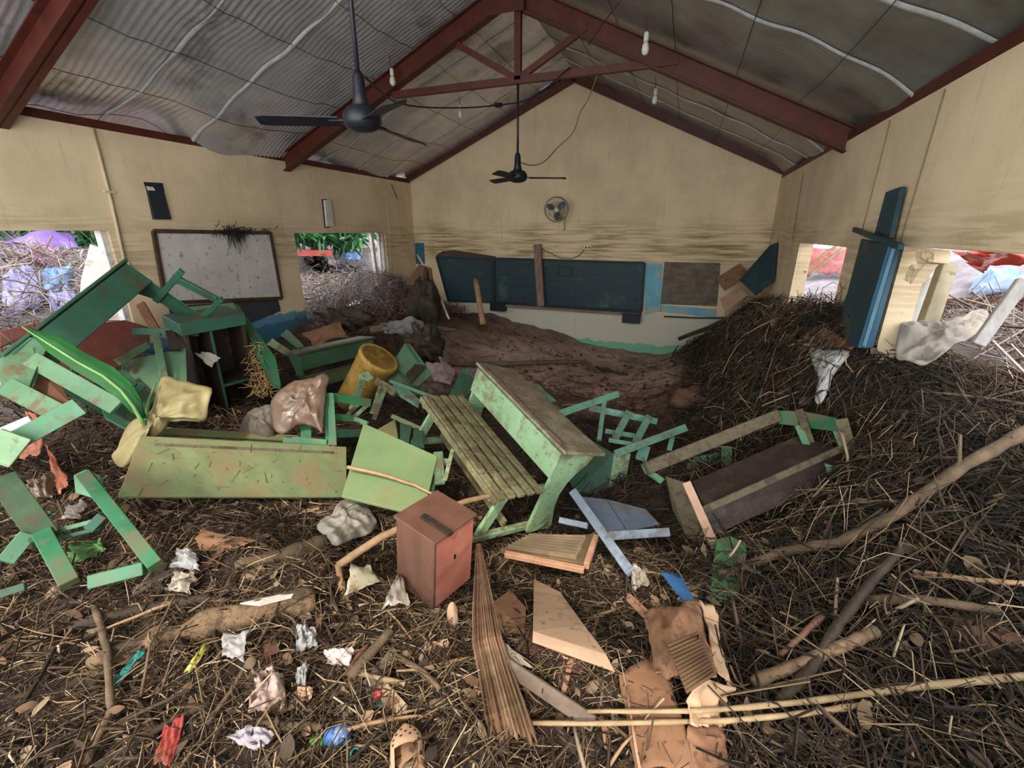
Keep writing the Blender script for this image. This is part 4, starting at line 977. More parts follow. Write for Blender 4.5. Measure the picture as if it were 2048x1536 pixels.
LV = [p+unit(p-q2[k//18])*0.014*float(fbm(k//18*0.22, (k % 18)*0.55, 4)) for k, p in enumerate(LV)]
t.add('trunk', LV, LF, log_m, True)
t.add('peeled_strip', *slab([p for p in (G(480, 1206, .1), G(590, 1182, .1), G(583, 1194, .1), G(520, 1210, .1))], 0.006), wht_tw, label='white peeled patch')
t.build()
stick('dark log lying low at the left foreground edge', [(140, 1255, .03), (300, 1215, .03), (420, 1195, .03)], 24, 20, bark_d, seed=4, name='log')
stick('brown log half buried left of the crumpled grey cloth', [(470, 1140, .03), (560, 1115, .04), (650, 1085, .05)], 38, 34, bark, seed=5, name='log')
stick('grey pole leaning steeply in the left foreground', [(190, 1215, .06), (215, 1300, .06), (222, 1420, .05), (170, 1530, .04)], 13, 15, bark, seed=6)
stick('thin straight brown stick slanting up in the left foreground', [(280, 1400, .03), (300, 1290, .08), (352, 1188, .12)], 6, 4, bark, seed=7)
stick('long thin stick pointing at the white paper in the left foreground', [(415, 1450, .03), (470, 1370, .05), (560, 1205, .07)], 11, 5, bark, seed=8)
stick('flat brown lath along the lower left edge', [(190, 1536, .03), (330, 1450, .04), (420, 1405, .04)], 14, 12, bark_d, seed=9)
stick('dark stick running along the bottom below the pink scraps', [(505, 1436, .03), (640, 1440, .03), (790, 1436, .03)], 6, 5, bark_d, seed=10)
stick('flat pale plank-like stem above the blue bottle', [(520, 1450, .03), (640, 1455, .03), (775, 1446, .03)], 20, 14, bark, seed=11)
stick('short pink-brown stick right of the pink scraps', [(690, 1340, .04), (735, 1290, .06)], 12, 9, rb_l, seed=12)
stick('stubby pale stick below the locker', [(708, 1345, .04), (810, 1368, .05)], 9, 11, pale_st, seed=13)
stick('brown bent stick below the locker', [(790, 1310, .04), (850, 1345, .05), (880, 1378, .05)], 12, 10, bark, seed=14)
stick('short thick stick under the locker front', [(700, 1355, .05), (780, 1262, .08)], 22, 18, bark, seed=15)
stick('long pale stalk lying right across the lower right foreground', [(1175, 1423, .1), (1400, 1422, .14), (1640, 1400, .14), (1850, 1372, .14), (2060, 1352, .13)], 8, 16, pale_st, seed=16, wob=0.004)
stick('second pale stalk lying just below the long one', [(1060, 1446, .08), (1250, 1446, .12), (1450, 1442, .13), (1600, 1428, .13), (1740, 1408, .12)], 9, 12, pale_st, seed=17, wob=0.004)
stick('thick tan stick with broken end in the lower right', [(1506, 1366, 0.12), (1600, 1328, 0.14), (1690, 1290, 0.16), (1752, 1262, 0.17)], 24, 22, log_m, seed=18)
stick('dark curved branch above the tan stick at right', [(1560, 1405, 0.11), (1620, 1340, 0.14), (1680, 1245, 0.18), (1745, 1160, 0.20), (1800, 1100, 0.20)], 24, 16, bark_d, seed=19, name='branch')
stick('reddish split stick standing at right of the cardboard', [(1560, 1310, 0.12), (1605, 1270, 0.15), (1645, 1232, 0.16)], 10, 14, rb_l, seed=20)
stick('long slender branch rising along the right heap', [(1440, 1150, 0.11), (1560, 1105, 0.12), (1680, 1085, 0.14), (1790, 1030, 0.18), (1930, 930, 0.20), (2060, 860, 0.20)], 18, 26, bark, seed=21, name='branch')
stick('grey stem lying across the heap at the right edge', [(1730, 1200, 0.13), (1850, 1200, 0.14), (2000, 1222, 0.15)], 22, 16, bark, seed=22)
stick('golden fibrous stem lying on the right heap', [(1850, 1145, 0.12), (1950, 1160, 0.13), (2060, 1168, 0.13)], 10, 12, tan_br, seed=23)
stick('thin pale stick with a kink at the lower right edge', [(1945, 1390, .08), (1975, 1470, .07), (1985, 1512, .05)], 8, 9, pale_st, seed=24)
stick('thin stalk crossing under the long pale stalk at the right', [(1960, 1310, .1), (1990, 1410, .08), (1978, 1500, .06)], 5, 6, pale_st, seed=25)
stick('short upright twig in the lower right corner area', [(1885, 1522, .03), (1900, 1465, .07)], 9, 7, pale_st, seed=26)
stick('crooked stick bottom right near the corner', [(1800, 1510, .03), (1815, 1500, .05), (1880, 1465, .06)], 10, 8, bark, seed=27)
stick('dark stick lying on the mud before the chalkboard', [(905, 728, .04), (1010, 728, .05), (1120, 724, .06), (1172, 724, .06), (1200, 745, .03)], 12, 6, bark, seed=28, name='branch', wob=0.008)
stick('short dark branch end on the mud, right of the long one', [(1190, 736, .04), (1250, 748, .03)], 9, 5, bark_d, seed=29)
free_stick('round wooden pole stuck upright in the mud before the chalkboard', [(952, 560, 7.6), (966, 648, 7.2)], 11, 12, tan_br, name='pole', wob=0.002)
free_stick('thin white cane leaning by the far left corner', [(835, 510, 7.6), (870, 570, 7.2), (898, 638, 6.9)], 4, 4, wht_tw, wob=0.004)
free_stick('bleached curved twig arching over the right heap', [(1648, 588, 4.3), (1690, 620, 4.1), (1716, 660, 3.9), (1740, 715, 3.8)], 3, 3, pale_st, wob=0.004)
free_stick('white double lath beside the grey cloth at right', [(1716, 655, 3.6), (1750, 668, 3.5), (1788, 684, 3.4)], 6, 6, wht_tw, wob=0.002)
free_stick('dark branch leaning against the teal board', [(1738, 690, 3.6), (1718, 730, 3.5), (1690, 775, 3.4)], 16, 18, bark_d, name='branch')
free_stick('brown slanting stick on the face of the far right heap', [(1530, 640, 5.6), (1490, 690, 5.3), (1418, 790, 5.0)], 6, 5, tan_br)
free_stick('second slanting stick on the face of the far right heap', [(1570, 700, 4.9), (1525, 760, 4.7), (1470, 835, 4.5)], 6, 6, tan_br)
free_stick('third slanting stick low on the far right heap', [(1600, 720, 4.5), (1560, 790, 4.35), (1535, 830, 4.2)], 14, 14, bark)
free_stick('dark stick jutting from the far right heap toward the gable', [(1358, 678, 8.0), (1420, 655, 7.6), (1470, 632, 7.3)], 8, 10, bark_d)
free_stick('thin metal rod lying before the gable wall at the far right heap', [(1328, 633, 8.4), (1400, 636, 8.2), (1455, 636, 8.0)], 3, 3, bark_d, name='rod', wob=0.001)
# straight loose rods of the wrecked fence at right window
for k, (a, b, w) in enumerate((((1738, 690, 3.2), (1885, 500, 3.0), 10), ((1752, 655, 3.3), (1872, 512, 3.1), 8))):
    one('window_bar', beam(P(*a[:2], d=a[2]), P(*b[:2], d=b[2]), w*3.1/FPX, 0.03, UP), mat('grey_lilac_wood', (150, 144, 140), (178, 172, 168), scale=8, rough=0.8, bump=0.3, stretch=(3, 3, 0.7)),
        ('pale slanting bar along the right window, lower one', 'pale slanting bar along the right window, upper one')[k], 'bar', bevel=0.003)
one('white_leaning_board', slab([P(1790, 655, d=3.5), P(1850, 560, d=3.5), P(1880, 545, d=3.5), P(1846, 655, d=3.5)], 0.02), white_fr, 'white triangular board leaning inside the right window', 'board')
# --- sheets, sacks, cardboard
def drape(outline, bulge=0.08, amp=0.02, freq=3.0, seed=0, thick=0.01, rings=12, n=56, fold=0.6):
    """soft sheet or bag with a given outline; swells toward the open side and creases"""
    o = [np.asarray(q, float) for q in outline]; m = len(o); per = []
    for k in range(n):
        t_ = k*m/n; i = int(t_); f_ = t_-i
        p0, p1, p2, p3 = o[(i-1) % m], o[i % m], o[(i+1) % m], o[(i+2) % m]
        per.append(0.5*(2*p1+(p2-p0)*f_+(2*p0-5*p1+4*p2-p3)*f_**2+(3*p1-p0-3*p2+p3)*f_**3))
    c = sum(per)/n; nn = unit(EYE-c); nn = unit(nn+A(0, 0, 0.5))
    a_ = unit(per[0]-c); b_ = np.cross(nn, a_); rng = np.random.default_rng(seed); ox, oy = rng.random(2)*40; V = []
    for r in range(rings+1):
        s_ = r/rings
        for k in range(n):
            p = c+(per[k]-c)*s_; u = float(np.dot(p-c, a_))*freq*8; v = float(np.dot(p-c, b_))*freq*8
            h = float(fbm(u+ox, v+oy, 4))+fold*2.0*(0.35-abs(float(VN(u*0.8+oy, v*0.8+ox))))+fold*(0.35-abs(float(VN(u*1.9+oy, v*1.9+ox))))
            V.append(p+nn*(bulge*(1-s_**2.2)+amp*h*(1-0.55*s_)))
    k0 = len(V); V += [p-nn*(thick+0.6*bulge*(1-(i//n/rings)**2.2)) for i, p in enumerate(V)]
    F = [(r*n+k, (r+1)*n+k, (r+1)*n+(k+1) % n, r*n+(k+1) % n) for r in range(rings) for k in range(n)]
    F += [tuple(i+k0 for i in f[::-1]) for f in F]
    F += [(rings*n+k, k0+rings*n+k, k0+rings*n+(k+1) % n, rings*n+(k+1) % n) for k in range(n)]
    return V, F
def zo(pts, x0, y0, sc): return [(x0+sc*x, y0+sc*y) for x, y in pts]
tan_card = mat('tan_cardboard', (172, 138, 108), (194, 160, 130), scale=4, rough=0.85, bump=0.15, dirt=0.22, dirtcol=(128, 98, 72), dscale=5)
brn_card = mat('brown_cardboard', (122, 86, 60), (148, 108, 80), scale=4, rough=0.85, bump=0.15, dirt=0.3, dirtcol=(88, 62, 44), dscale=4)
t = Thing('cardboard_sheet', 'folded tan cardboard sheet lying below the louvred panel', 'cardboard')
t.add('main_panel', *slab([G(1068, 1158, .12), G(1120, 1184, .12), G(1168, 1250, .1), G(1212, 1308, .1), G(1066, 1262, .16)], 0.006), tan_card)
t.add('folded_edge', *slab([G(1066, 1263, .16), G(1212, 1309, .1), G(1229, 1342, .09), G(1065, 1283, .14)], 0.006), mat('tan_cardboard_edge', (176, 143, 114), (198, 166, 137), scale=5, rough=0.85, bump=0.1))
t.build()
one('brown_board_scrap', slab([G(1050, 1235, .02), G(1070, 1265, .05), G(1170, 1320, .05), G(1160, 1350, .02), G(1040, 1300, .01)], 0.012), mat('dark_red_ply', (88, 54, 46), (112, 72, 62), scale=6, rough=0.7), 'dark red plywood scrap sticking out below the tan cardboard', 'board')
one('brown_board_scrap', slab([G(985, 1205, .08), G(1020, 1180, .1), G(1052, 1215, .08), G(1050, 1262, .05), G(1000, 1260, .05)], 0.015), brn_card, 'crumpled brown board scrap right of the palm sheath', 'board')
t = Thing('crumpled_carton', 'large torn brown carton with bare corrugation in the lower right foreground', 'cardboard')
t.add('flat_panel', *sheet([G(1236, 1345, .06), G(1318, 1302, .1), G(1402, 1545, .08), G(1270, 1545, .06)], 14, 14, 0.01, 3, 2, 0.006, edge=0.05), brn_card, True)
t.add('front_flap', *sheet([G(1284, 1225, .16), G(1402, 1198, .2), G(1440, 1350, .24), G(1308, 1362, .16)], 20, 20, 0.024, 3.5, 5, 0.006, bulge=0.05, edge=0.07, fold=0.45), brn_card, True)
t.add('side_flap', *sheet([G(1400, 1196, .2), G(1428, 1215, .1), G(1466, 1385, .08), G(1440, 1352, .24)], 10, 18, 0.016, 3, 9, 0.006, edge=0.07, fold=0.3), tan_card, True)
t.add('lower_flap', *sheet([G(1385, 1345, .22), G(1464, 1370, .12), G(1446, 1465, .09), G(1378, 1455, .12)], 14, 14, 0.02, 3, 11, 0.006, edge=0.08, fold=0.5), tan_card, True)
t.add('bottom_flap', *sheet([G(1372, 1445, .11), G(1448, 1450, .09), G(1462, 1550, .07), G(1392, 1550, .08)], 10, 10, 0.016, 3, 13, 0.006, edge=0.12), brn_card, True)
cor = []
for k in range(13):
    s = k/12; a = G(1336+36*s, 1292+92*s, .235); b = G(1396+34*s, 1266+80*s, .285); cor.append(tube([a, b], 0.006, 5))
t.add('bare_corrugation', *join(*cor), mat('dark_corrugation', (86, 62, 40), (110, 82, 56), scale=8, rough=0.9), True)
t.build()
blue_pl = mat('blue_plastic_sheet', (36, 76, 116), (60, 104, 146), scale=3, rough=0.3, bump=0.15, dirt=0.12)
one('blue_plastic_sheet', sheet([G(1318, 1138, .16), G(1362, 1146, .14), G(1436, 1285, .12), G(1402, 1250, .1)], 6, 14, 0.012, 3, 3, 0.003, edge=0.1), blue_pl, 'strip of blue plastic sheet behind the torn carton', 'plastic', smooth=True)
one('blue_plastic_sheet', sheet([G(1506, 1442, .05), G(1516, 1448, .05), G(1585, 1545, .04), G(1552, 1545, .04)], 4, 10, 0.008, 3, 4, 0.003), blue_pl, 'narrow blue plastic strip at the bottom right of the carton', 'plastic', smooth=True)
one('dark_plank', beam(G(1010, 1328, .1), G(1188, 1448, .07), 0.05, 0.02, RT+UP), mat('grey_dark_plank', (92, 78, 66), (122, 104, 88), scale=7, rough=0.75, bump=0.2, stretch=(2, 2, 2)), 'grey-brown plank slanting between palm sheath and carton', 'plank', bevel=0.003)
one('paper_scrap', sheet([G(1000, 1276, .11), G(1028, 1300, .1), G(1072, 1338, .08), G(1012, 1328, .09)], 6, 6, 0.008, 4, 7, 0.002, edge=0.15), mat('ribbed_grey_paper', (140, 126, 108), (166, 152, 134), scale=20, rough=0.9, bump=0.5), 'ribbed grey paper scrap at the head of the slanting plank', 'paper')
# palm sheath: pleated dry sheet
def pleated(line, widths, n_pl, amp, thick=0.006):
    V = []; rows = len(line); cols = n_pl*2+1; rj = np.random.default_rng(8); ja = 0.35+1.3*rj.random(cols); jx = (rj.random(cols)-0.5)*0.6/cols
    for k in range(rows):
        a = unit(line[min(k+1, rows-1)]-line[max(k-1, 0)]); s = unit(np.cross(a, unit(EYE-line[k]))); nn = unit(np.cross(s, a))
        if np.dot(nn, EYE-line[k]) < 0: nn = -nn
        for j in range(cols):
            u = j/(cols-1)-0.5+jx[j]*(0 < j < cols-1)
            V.append(line[k]+s*u*widths[k]+(a*(ja[j]-1)*0.05 if k == rows-1 else 0)+nn*(amp*widths[k]*(1 if j % 2 else -1)*ja[j]*(0.8+0.4*math.sin(k*1.3+j))+widths[k]*0.25*(0.25-u*u)))
    F = [(k*cols+j, k*cols+j+1, (k+1)*cols+j+1, (k+1)*cols+j) for k in range(rows-1) for j in range(cols-1)]
    m = len(V); V2 = [p-unit(EYE-p)*thick for p in V]
    F2 = [tuple(i+m for i in f[::-1]) for f in F]
    rim = [j for j in range(cols)]+[k*cols+cols-1 for k in range(1, rows)]+[(rows-1)*cols+j for j in range(cols-2, -1, -1)]+[k*cols for k in range(rows-2, 0, -1)]
    F3 = [(b, a, a+m, b+m) for a, b in zip(rim, rim[1:]+rim[:1])]
    return V+V2, F+F2+F3
sheath = mat('palm_sheath', (112, 82, 62), (150, 116, 90), scale=6, rough=0.75, bump=0.4, stretch=(3, 3, 0.5), dirt=0.25, dirtcol=(104, 84, 58), dscale=3)
ln = [P(957, 1088, d=2.2), P(962, 1150, d=1.98)]+[G(px, py, l) for px, py, l in ((967, 1215, .2), (974, 1280, .15), (992, 1350, .1), (1010, 1420, .09), (1028, 1490, .06))]
one('palm_sheath', pleated(ln, [0.025, 0.06, 0.095, 0.115, 0.125, 0.14, 0.15], 11, 0.07), sheath, 'dry pleated palm leaf sheath hanging down from the locker', 'palm leaf', smooth=False)
# sacks and plastic
sack = mat('yellowish_plastic_sack', (120, 108, 70), (148, 135, 94), scale=4, rough=0.5, bump=0.25, bscale=16, dirt=0.2, dirtcol=(122, 106, 62))
ol = zo([(1650, 180), (1750, 175), (1900, 220), (2048, 260), (2170, 290), (2150, 400), (2130, 480), (2110, 600), (1990, 620), (1760, 610), (1700, 690), (1600, 770), (1530, 790), (1480, 800), (1440, 900), (1400, 1000), (1350, 1050), (1270, 1100), (1200, 1080), (1150, 1010), (1150, 960), (1200, 900), (1240, 800), (1300, 680), (1400, 590), (1480, 570), (1560, 480), (1600, 330)], 0, 720, 0.1953)
one('plastic_sack', drape([P(px, py, d=3.12-0.3*max(0, (py-760)/170)) for px, py in ol], 0.09, 0.03, 2.2, 3, 0.02, 14, 70), sack, 'crumpled yellowish plastic sack lying left of the olive desk', 'sack', smooth=True)
brown_pl = mat('wet_brown_plastic', (86, 68, 54), (120, 98, 82), scale=3, rough=0.34, bump=0.15, bscale=14, dirt=0.3, dirtcol=(96, 70, 50), spec=0.6)
ol = zo([(150, 330), (180, 260), (250, 200), (330, 150), (430, 140), (500, 110), (545, 100), (580, 130), (560, 200), (555, 260), (540, 400), (530, 530), (480, 490), (400, 470), (340, 480), (250, 540), (180, 510), (160, 420)], 500, 720, 0.2734)
one('plastic_cover', drape([P(px, py, d=3.38-0.2*(py-750)/130) for px, py in ol], 0.09, 0.028, 2.4, 21, 0.008, 14, 60), brown_pl, 'wet brown plastic cover draped over the bright green chair', 'plastic', smooth=True)
one('plastic_cover', drape([P(px, py, d=3.5) for px, py in ((478, 892), (482, 850), (495, 825), (520, 812), (545, 812), (548, 850), (542, 892))], 0.1, 0.03, 2.2, 23, 0.01), mat('grey_brown_tarp', (84, 76, 64), (112, 102, 88), scale=3, rough=0.6, bump=0.2), 'grey-brown tarp hump left of the draped brown cover', 'plastic', smooth=True)
grey_cl = mat('grey_wet_cloth', (136, 128, 114), (168, 160, 146), scale=5, rough=0.8, bump=0.4, bscale=20, dirt=0.25, dirtcol=(104, 88, 68))
ol = zo([(490, 1230), (520, 1170), (600, 1120), (640, 1050), (700, 1020), (800, 1040), (880, 1090), (900, 1130), (930, 1190), (880, 1260), (800, 1290), (700, 1330), (620, 1350), (560, 1290)], 500, 720, 0.2734)
one('crumpled_cloth', drape([G(px, py, .1) for px, py in ol], 0.07, 0.035, 3.0, 33, 0.015), grey_cl, 'crumpled grey cloth bundle left of the red-brown locker', 'cloth', smooth=True)
one('paper_sheet', sheet([G(700, 1122, .12), G(742, 1130, .12), G(772, 1168, .08), G(690, 1186, .08)], 10, 10, 0.012, 3, 36, 0.003, edge=0.2, bulge=0.02), mat('dirty_paper', (172, 160, 130), (192, 180, 150), scale=5, rough=0.8, bump=0.2, dirt=0.2), 'torn dirty paper left of the locker beneath the long branch', 'paper', smooth=True)
clear_pl = mat('clear_dirty_plastic', (150, 134, 116), (184, 170, 154), scale=6, rough=0.25, bump=0.3, bscale=18, trans=0.25, spec=0.6)
white_pl = mat('white_thin_plastic', (150, 147, 144), (178, 174, 171), scale=5, rough=0.35, bump=0.3, bscale=14, dirt=0.15, dirtcol=(150, 136, 122), trans=0.2)
for nm, c, lab, m_, am, bu in (
  ('plastic_scrap', [(795, 1145, .14), (808, 1150, .14), (822, 1200, .1), (760, 1222, .06)], 'clear crumpled plastic scrap beside the locker foot', clear_pl, 0.016, 0.03),
  ('plastic_scrap', [(592, 1243, .1), (632, 1250, .1), (642, 1298, .05), (590, 1305, .05)], 'white crumpled plastic bag right below the tan log', white_pl, 0.02, 0.04),
  ('plastic_scrap', [(352, 1096, .12), (400, 1100, .12), (396, 1140, .09), (334, 1140, .08)], 'white plastic film caught above the dark log at left', white_pl, 0.02, 0.04),
  ('plastic_scrap', [(340, 1140, .09), (395, 1140, .09), (382, 1190, .05), (318, 1190, .05)], 'grey transparent film hanging below the white film at left', clear_pl, 0.02, 0.03),
  ('paper_scrap', [(446, 1266, .09), (502, 1255, .09), (486, 1324, .06), (434, 1312, .06)], 'squarish grey-white paper in the left foreground', white_pl, 0.008, 0.01),
  ('paper_scrap', [(408, 1288, .07), (421, 1290, .07), (385, 1345, .05), (362, 1348, .05)], 'narrow yellow wrapper in the left foreground', mat('yellow_wrapper', (170, 160, 70), (194, 184, 96), rough=0.4, bump=0.2), 0.006, 0.01),
  ('ribbon_strip', [(278, 1296, .06), (292, 1302, .06), (232, 1376, .04), (222, 1366, .04)], 'teal plastic ribbon strip in the left foreground', mat('teal_plastic', (22, 96, 90), (40, 122, 112), rough=0.4), 0.006, 0.0),
  ('paper_scrap', [(498, 1340, .06), (580, 1335, .07), (572, 1420, .04), (488, 1440, .04)], 'pinkish crumpled wrapper heap in the centre left foreground', mat('pinkish_wrapper', (150, 126, 114), (180, 156, 146), scale=7, rough=0.5, bump=0.4, bscale=20), 0.028, 0.05),
  ('paper_scrap', [(590, 1330, .07), (622, 1320, .07), (612, 1372, .05), (592, 1376, .05)], 'white torn paper beside the pinkish wrapper heap', white_pl, 0.01, 0.01),
  ('paper_scrap', [(592, 1372, .05), (632, 1368, .05), (620, 1404, .04), (590, 1400, .04)], 'tan torn card below the white torn paper', tan_card, 0.008, 0.0),
  ('paper_scrap', [(640, 1300, .06), (715, 1290, .07), (700, 1335, .05), (650, 1328, .05)], 'pale shiny wrapper scraps below the white plastic bag', mat('lilac_wrapper', (178, 160, 152), (206, 190, 184), rough=0.35, bump=0.4), 0.018, 0.02),
  ('paper_scrap', [(448, 1474, .05), (500, 1440, .06), (552, 1466, .05), (518, 1512, .04)], 'lilac white paper sheet at the bottom left', mat('lilac_paper', (140, 132, 138), (166, 158, 162), rough=0.7, bump=0.2), 0.01, 0.01),
  ('red_strip', [(328, 1438, .06), (372, 1428, .06), (342, 1540, .05), (300, 1540, .05)], 'red painted strip at the bottom left edge', mat('muted_red_strip', (136, 50, 44), (166, 72, 62), rough=0.6, bump=0.2, dirt=0.2), 0.006, 0.0),
  ('cardboard_piece', [(396, 1056, .08), (530, 1078, .08), (470, 1096, .05), (378, 1108, .05)], 'tan cardboard piece below the olive desk', brn_card, 0.01, 0.0),
  ('orange_paper', [(55, 842, .3), (96, 828, .32), (85, 922, .16), (36, 922, .14)], 'orange-brown paper hanging at the left edge', mat('orange_paper', (166, 92, 68), (190, 116, 90), scale=6, rough=0.8, dirt=0.15), 0.01, 0.01),
  ('orange_paper', [(85, 880, .2), (100, 900, .2), (150, 985, .1), (112, 990, .08)], 'second orange-brown paper lying below the hanging one', MATS['orange_paper'], 0.012, 0.0),
  ('orange_paper', [(48, 822, .34), (72, 828, .34), (78, 842, .3), (56, 842, .3)], 'small orange scrap at the top of the hanging paper', MATS['orange_paper'], 0.01, 0.0),
  ('brown_wrapper', [(52, 962, .14), (106, 945, .14), (108, 996, .08), (60, 1004, .06)], 'shiny brown crumpled wrapper at the left edge', brown_pl, 0.025, 0.04),
  ('paper_scrap', [(380, 702, None), (420, 704, None), (444, 716, None), (425, 740, None)], 'small grey paper scrap stuck on the dark cabinet front', grey_cl, 0.006, 0.0),
  ('plastic_scrap', [(1262, 1120, .12), (1290, 1140, .12), (1302, 1170, .08), (1262, 1182, .07)], 'clear plastic scrap at the foot of the blue chair leg', clear_pl, 0.02, 0.04),
  ('paper_scrap', [(130, 1010, .1), (175, 998, .12), (165, 1040, .06), (110, 1042, .05)], 'grey shiny film inside the green chair at lower left', clear_pl, 0.02, 0.03),
  ('leaf_mass', [(130, 1092, .08), (205, 1070, .1), (220, 1100, .06), (135, 1130, .05)], 'pale mossy green clump inside the chair at lower left', mat('mossy_green', (74, 112, 60), (108, 146, 86), scale=10, rough=0.8, bump=0.6), 0.03, 0.03),
):
    if c[0][2] is None:
        qs = [P(px, py, d=4.1) for px, py, _ in c]
    else: qs = [G(px, py, l) for px, py, l in c]
    one(nm, sheet(qs, 16, 16, am*1.2, 3.6, sum(map(ord, lab)) % 97, 0.003, bu*0.7, 0.26, 0.5), m_, lab, 'scrap', smooth=True)
# brown smooth clod at the right edge
def lump(c, r, seed, m_, label, cat, name, sq=(1, 1, 0.6)):
    rough_ = 0.5 if name == 'root_ball' else 0.2; fq = 3.6 if name == 'root_ball' else 1.6
    V = []; n, k = (36, 22) if name == 'root_ball' else (20, 12); c = np.asarray(c, float)
    for i in range(k+1):
        th = math.pi*i/k
        for j in range(n):
            ph = 2*math.pi*j/n; e = A(math.sin(th)*math.cos(ph), math.sin(th)*math.sin(ph), math.cos(th))
            q = r*(1+rough_*float(fbm(e[0]*fq+seed, e[1]*fq+e[2]*fq*0.8+seed, 3))); V.append(c+e*q*A(*sq))
    F = [(i*n+j, (i+1)*n+j, (i+1)*n+(j+1) % n, i*n+(j+1) % n) for i in range(k) for j in range(n)]
    return one(name, (V, F), m_, label, cat, smooth=True)
clod = mat('brown_clay', (92, 64, 48), (122, 90, 70), scale=5, rough=0.8, bump=0.4, bscale=30)
lump(G(1985, 1285, .02), 0.13, 4, clod, 'rounded brown clay lump at the right edge', 'clod', 'clay_lump', (1.3, 0.9, 0.7))
lump(G(1075, 772, .0), 0.09, 7, clod, 'small clay clod on the mud flat behind the middle desk', 'clod', 'clay_lump')
lump(G(1180, 696, .0), 0.05, 8, mat('tan_stone', (150, 130, 104), (176, 156, 130), scale=6, rough=0.9), 'small tan stone on the mud before the gable wall', 'stone', 'stone')
lump(G(1385, 800, .02), 0.2, 12, clod, 'brown clay boulder at the foot of the far right heap', 'clod', 'clay_lump', (1.3, 0.9, 0.8))
lump(G(905, 1232, .06), 0.035, 14, tan_card, 'muddy oblong bottle-like husk at the foot of the locker', 'husk', 'husk', (0.7, 0.7, 2.0))
lump(P(1002, 825, d=3.3) if False else G(870, 790, .02), 0.05, 15, clod, 'small clod by the teal seat board', 'clod', 'clay_lump')
# cloth, card and sack on the right heap
ol = zo([(1170, 1000), (1200, 800), (1260, 760), (1340, 740), (1450, 755), (1600, 730), (1750, 680), (1800, 700), (1790, 760), (1700, 860), (1560, 920), (1500, 980), (1360, 1060), (1250, 1040)], 1448, 420, 0.293)
one('grey_blanket', drape([G(px, py, .26) for px, py in ol], 0.08, 0.05, 1.6, 41, 0.015, 16, 70, 0.8), mat('wet_grey_blanket', (124, 116, 106), (158, 150, 140), scale=4, rough=0.75, bump=0.35, bscale=40, dirt=0.2, dirtcol=(96, 82, 66)), 'grey wet blanket draped over the heap at the right window', 'cloth', smooth=True)
t = Thing('cardboard_stack', 'brown cardboard sheets lying in a fan at the foot of the teal board', 'cardboard')
t.add('upper_sheet', *slab([G(1600, 674, .16), G(1640, 648, .16), G(1708, 690, .2), G(1696, 702, .18)], 0.012), brn_card)
t.add('lower_sheet', *slab([G(1586, 684, .14), G(1600, 678, .14), G(1698, 703, .17), G(1690, 712, .15)], 0.01), tan_card)
t.build()
ol = zo([(590, 940), (700, 955), (860, 960), (800, 1060), (740, 1140), (720, 1220), (660, 1320), (620, 1290), (640, 1150), (600, 1020)], 1448, 420, 0.293)
one('white_sack', drape([G(px, py, .16) for px, py in ol], 0.07, 0.03, 2.0, 44, 0.015), mat('white_woven_sack', (170, 168, 164), (198, 196, 192), scale=6, rough=0.7, bump=0.3, bscale=90, dirt=0.25, dirtcol=(120, 108, 92)), 'white woven sack hanging below the cardboard at the teal board', 'sack', smooth=True)
one('slanted_teal_board', slab([P(1478, 560, d=7.1), P(1540, 490, d=6.9), P(1556, 484, d=6.75), P(1548, 560, d=6.6), P(1510, 590, d=6.8)], 0.025), teal_d, 'dark teal board slanting in the far right corner', 'board', bevel=0.003)
one('slanted_wood_board', slab([P(1432, 556, d=7.5), P(1480, 526, d=7.4), P(1500, 548, d=7.2), P(1448, 580, d=7.35)], 0.03), brn_card, 'brown wooden board below the slanting teal board', 'board', bevel=0.003)
one('pink_board_scrap', slab([P(1440, 598, d=7.7), P(1480, 575, d=7.6), P(1495, 590, d=7.4), P(1450, 625, d=7.5)], 0.02), tan_card, 'pale tan board scrap before the gable wall at the far right', 'board')
for k, (pts, lab) in enumerate(((((1608, 545, 5.6), (1640, 515, 5.6), (1672, 492, 5.7)), 'pale bamboo stick leaning in the far right window, upper one'), (((1615, 552, 5.6), (1650, 525, 5.6), (1688, 496, 5.7)), 'pale bamboo stick leaning in the far right window, lower one'))):
    free_stick(lab, pts, 6, 6, pale_st, name='bamboo_stick', wob=0.002)
# tyre-like grey wrapped bundle near the left window
t = Thing('wrapped_root', 'grey cloth-wrapped branch lying beyond the upright desk', 'branch')
t.add('branch', *tube([P(740, 660, d=6.0), P(790, 652, d=6.1), P(850, 655, d=6.2), P(915, 660, d=6.2)], [0.05, 0.06, 0.05, 0.02], 8), bark, True)
t.add('cloth_wrap', *sheet([P(748, 640, d=5.9), P(860, 636, d=6.0), P(850, 668, d=5.85), P(752, 672, d=5.8)], 18, 10, 0.07, 3.2, 51, 0.01, bulge=0.02, edge=0.4, fold=0.6), mat('dark_grey_rag', (84, 80, 76), (116, 112, 108), scale=5, rough=0.85, bump=0.4), True)
t.build()
one('tree_stump', tube([G(840, 560, .0)+A(0, 0, -.1), P(835, 600, d=6.6), P(828, 575, d=6.7)], [0.3, 0.22, 0.16], 10), bark_d, 'dark stump of wet wood by the far left corner', 'stump', smooth=True) if False else None
one('brown_basket_board', slab([P(812, 566, d=7.2), P(838, 528, d=7.3), P(862, 536, d=7.2), P(868, 580, d=7.0), P(836, 596, d=6.9)], 0.04), mat('brown_wet_board', (92, 66, 44), (118, 90, 64), scale=6, rough=0.8), 'brown broken board standing in the far left corner', 'board')
lump(P(852, 600, d=6.9), 0.28, 22, bark_d, 'dark root ball by the far left corner', 'roots', 'root_ball', (0.8, 0.8, 1.2))
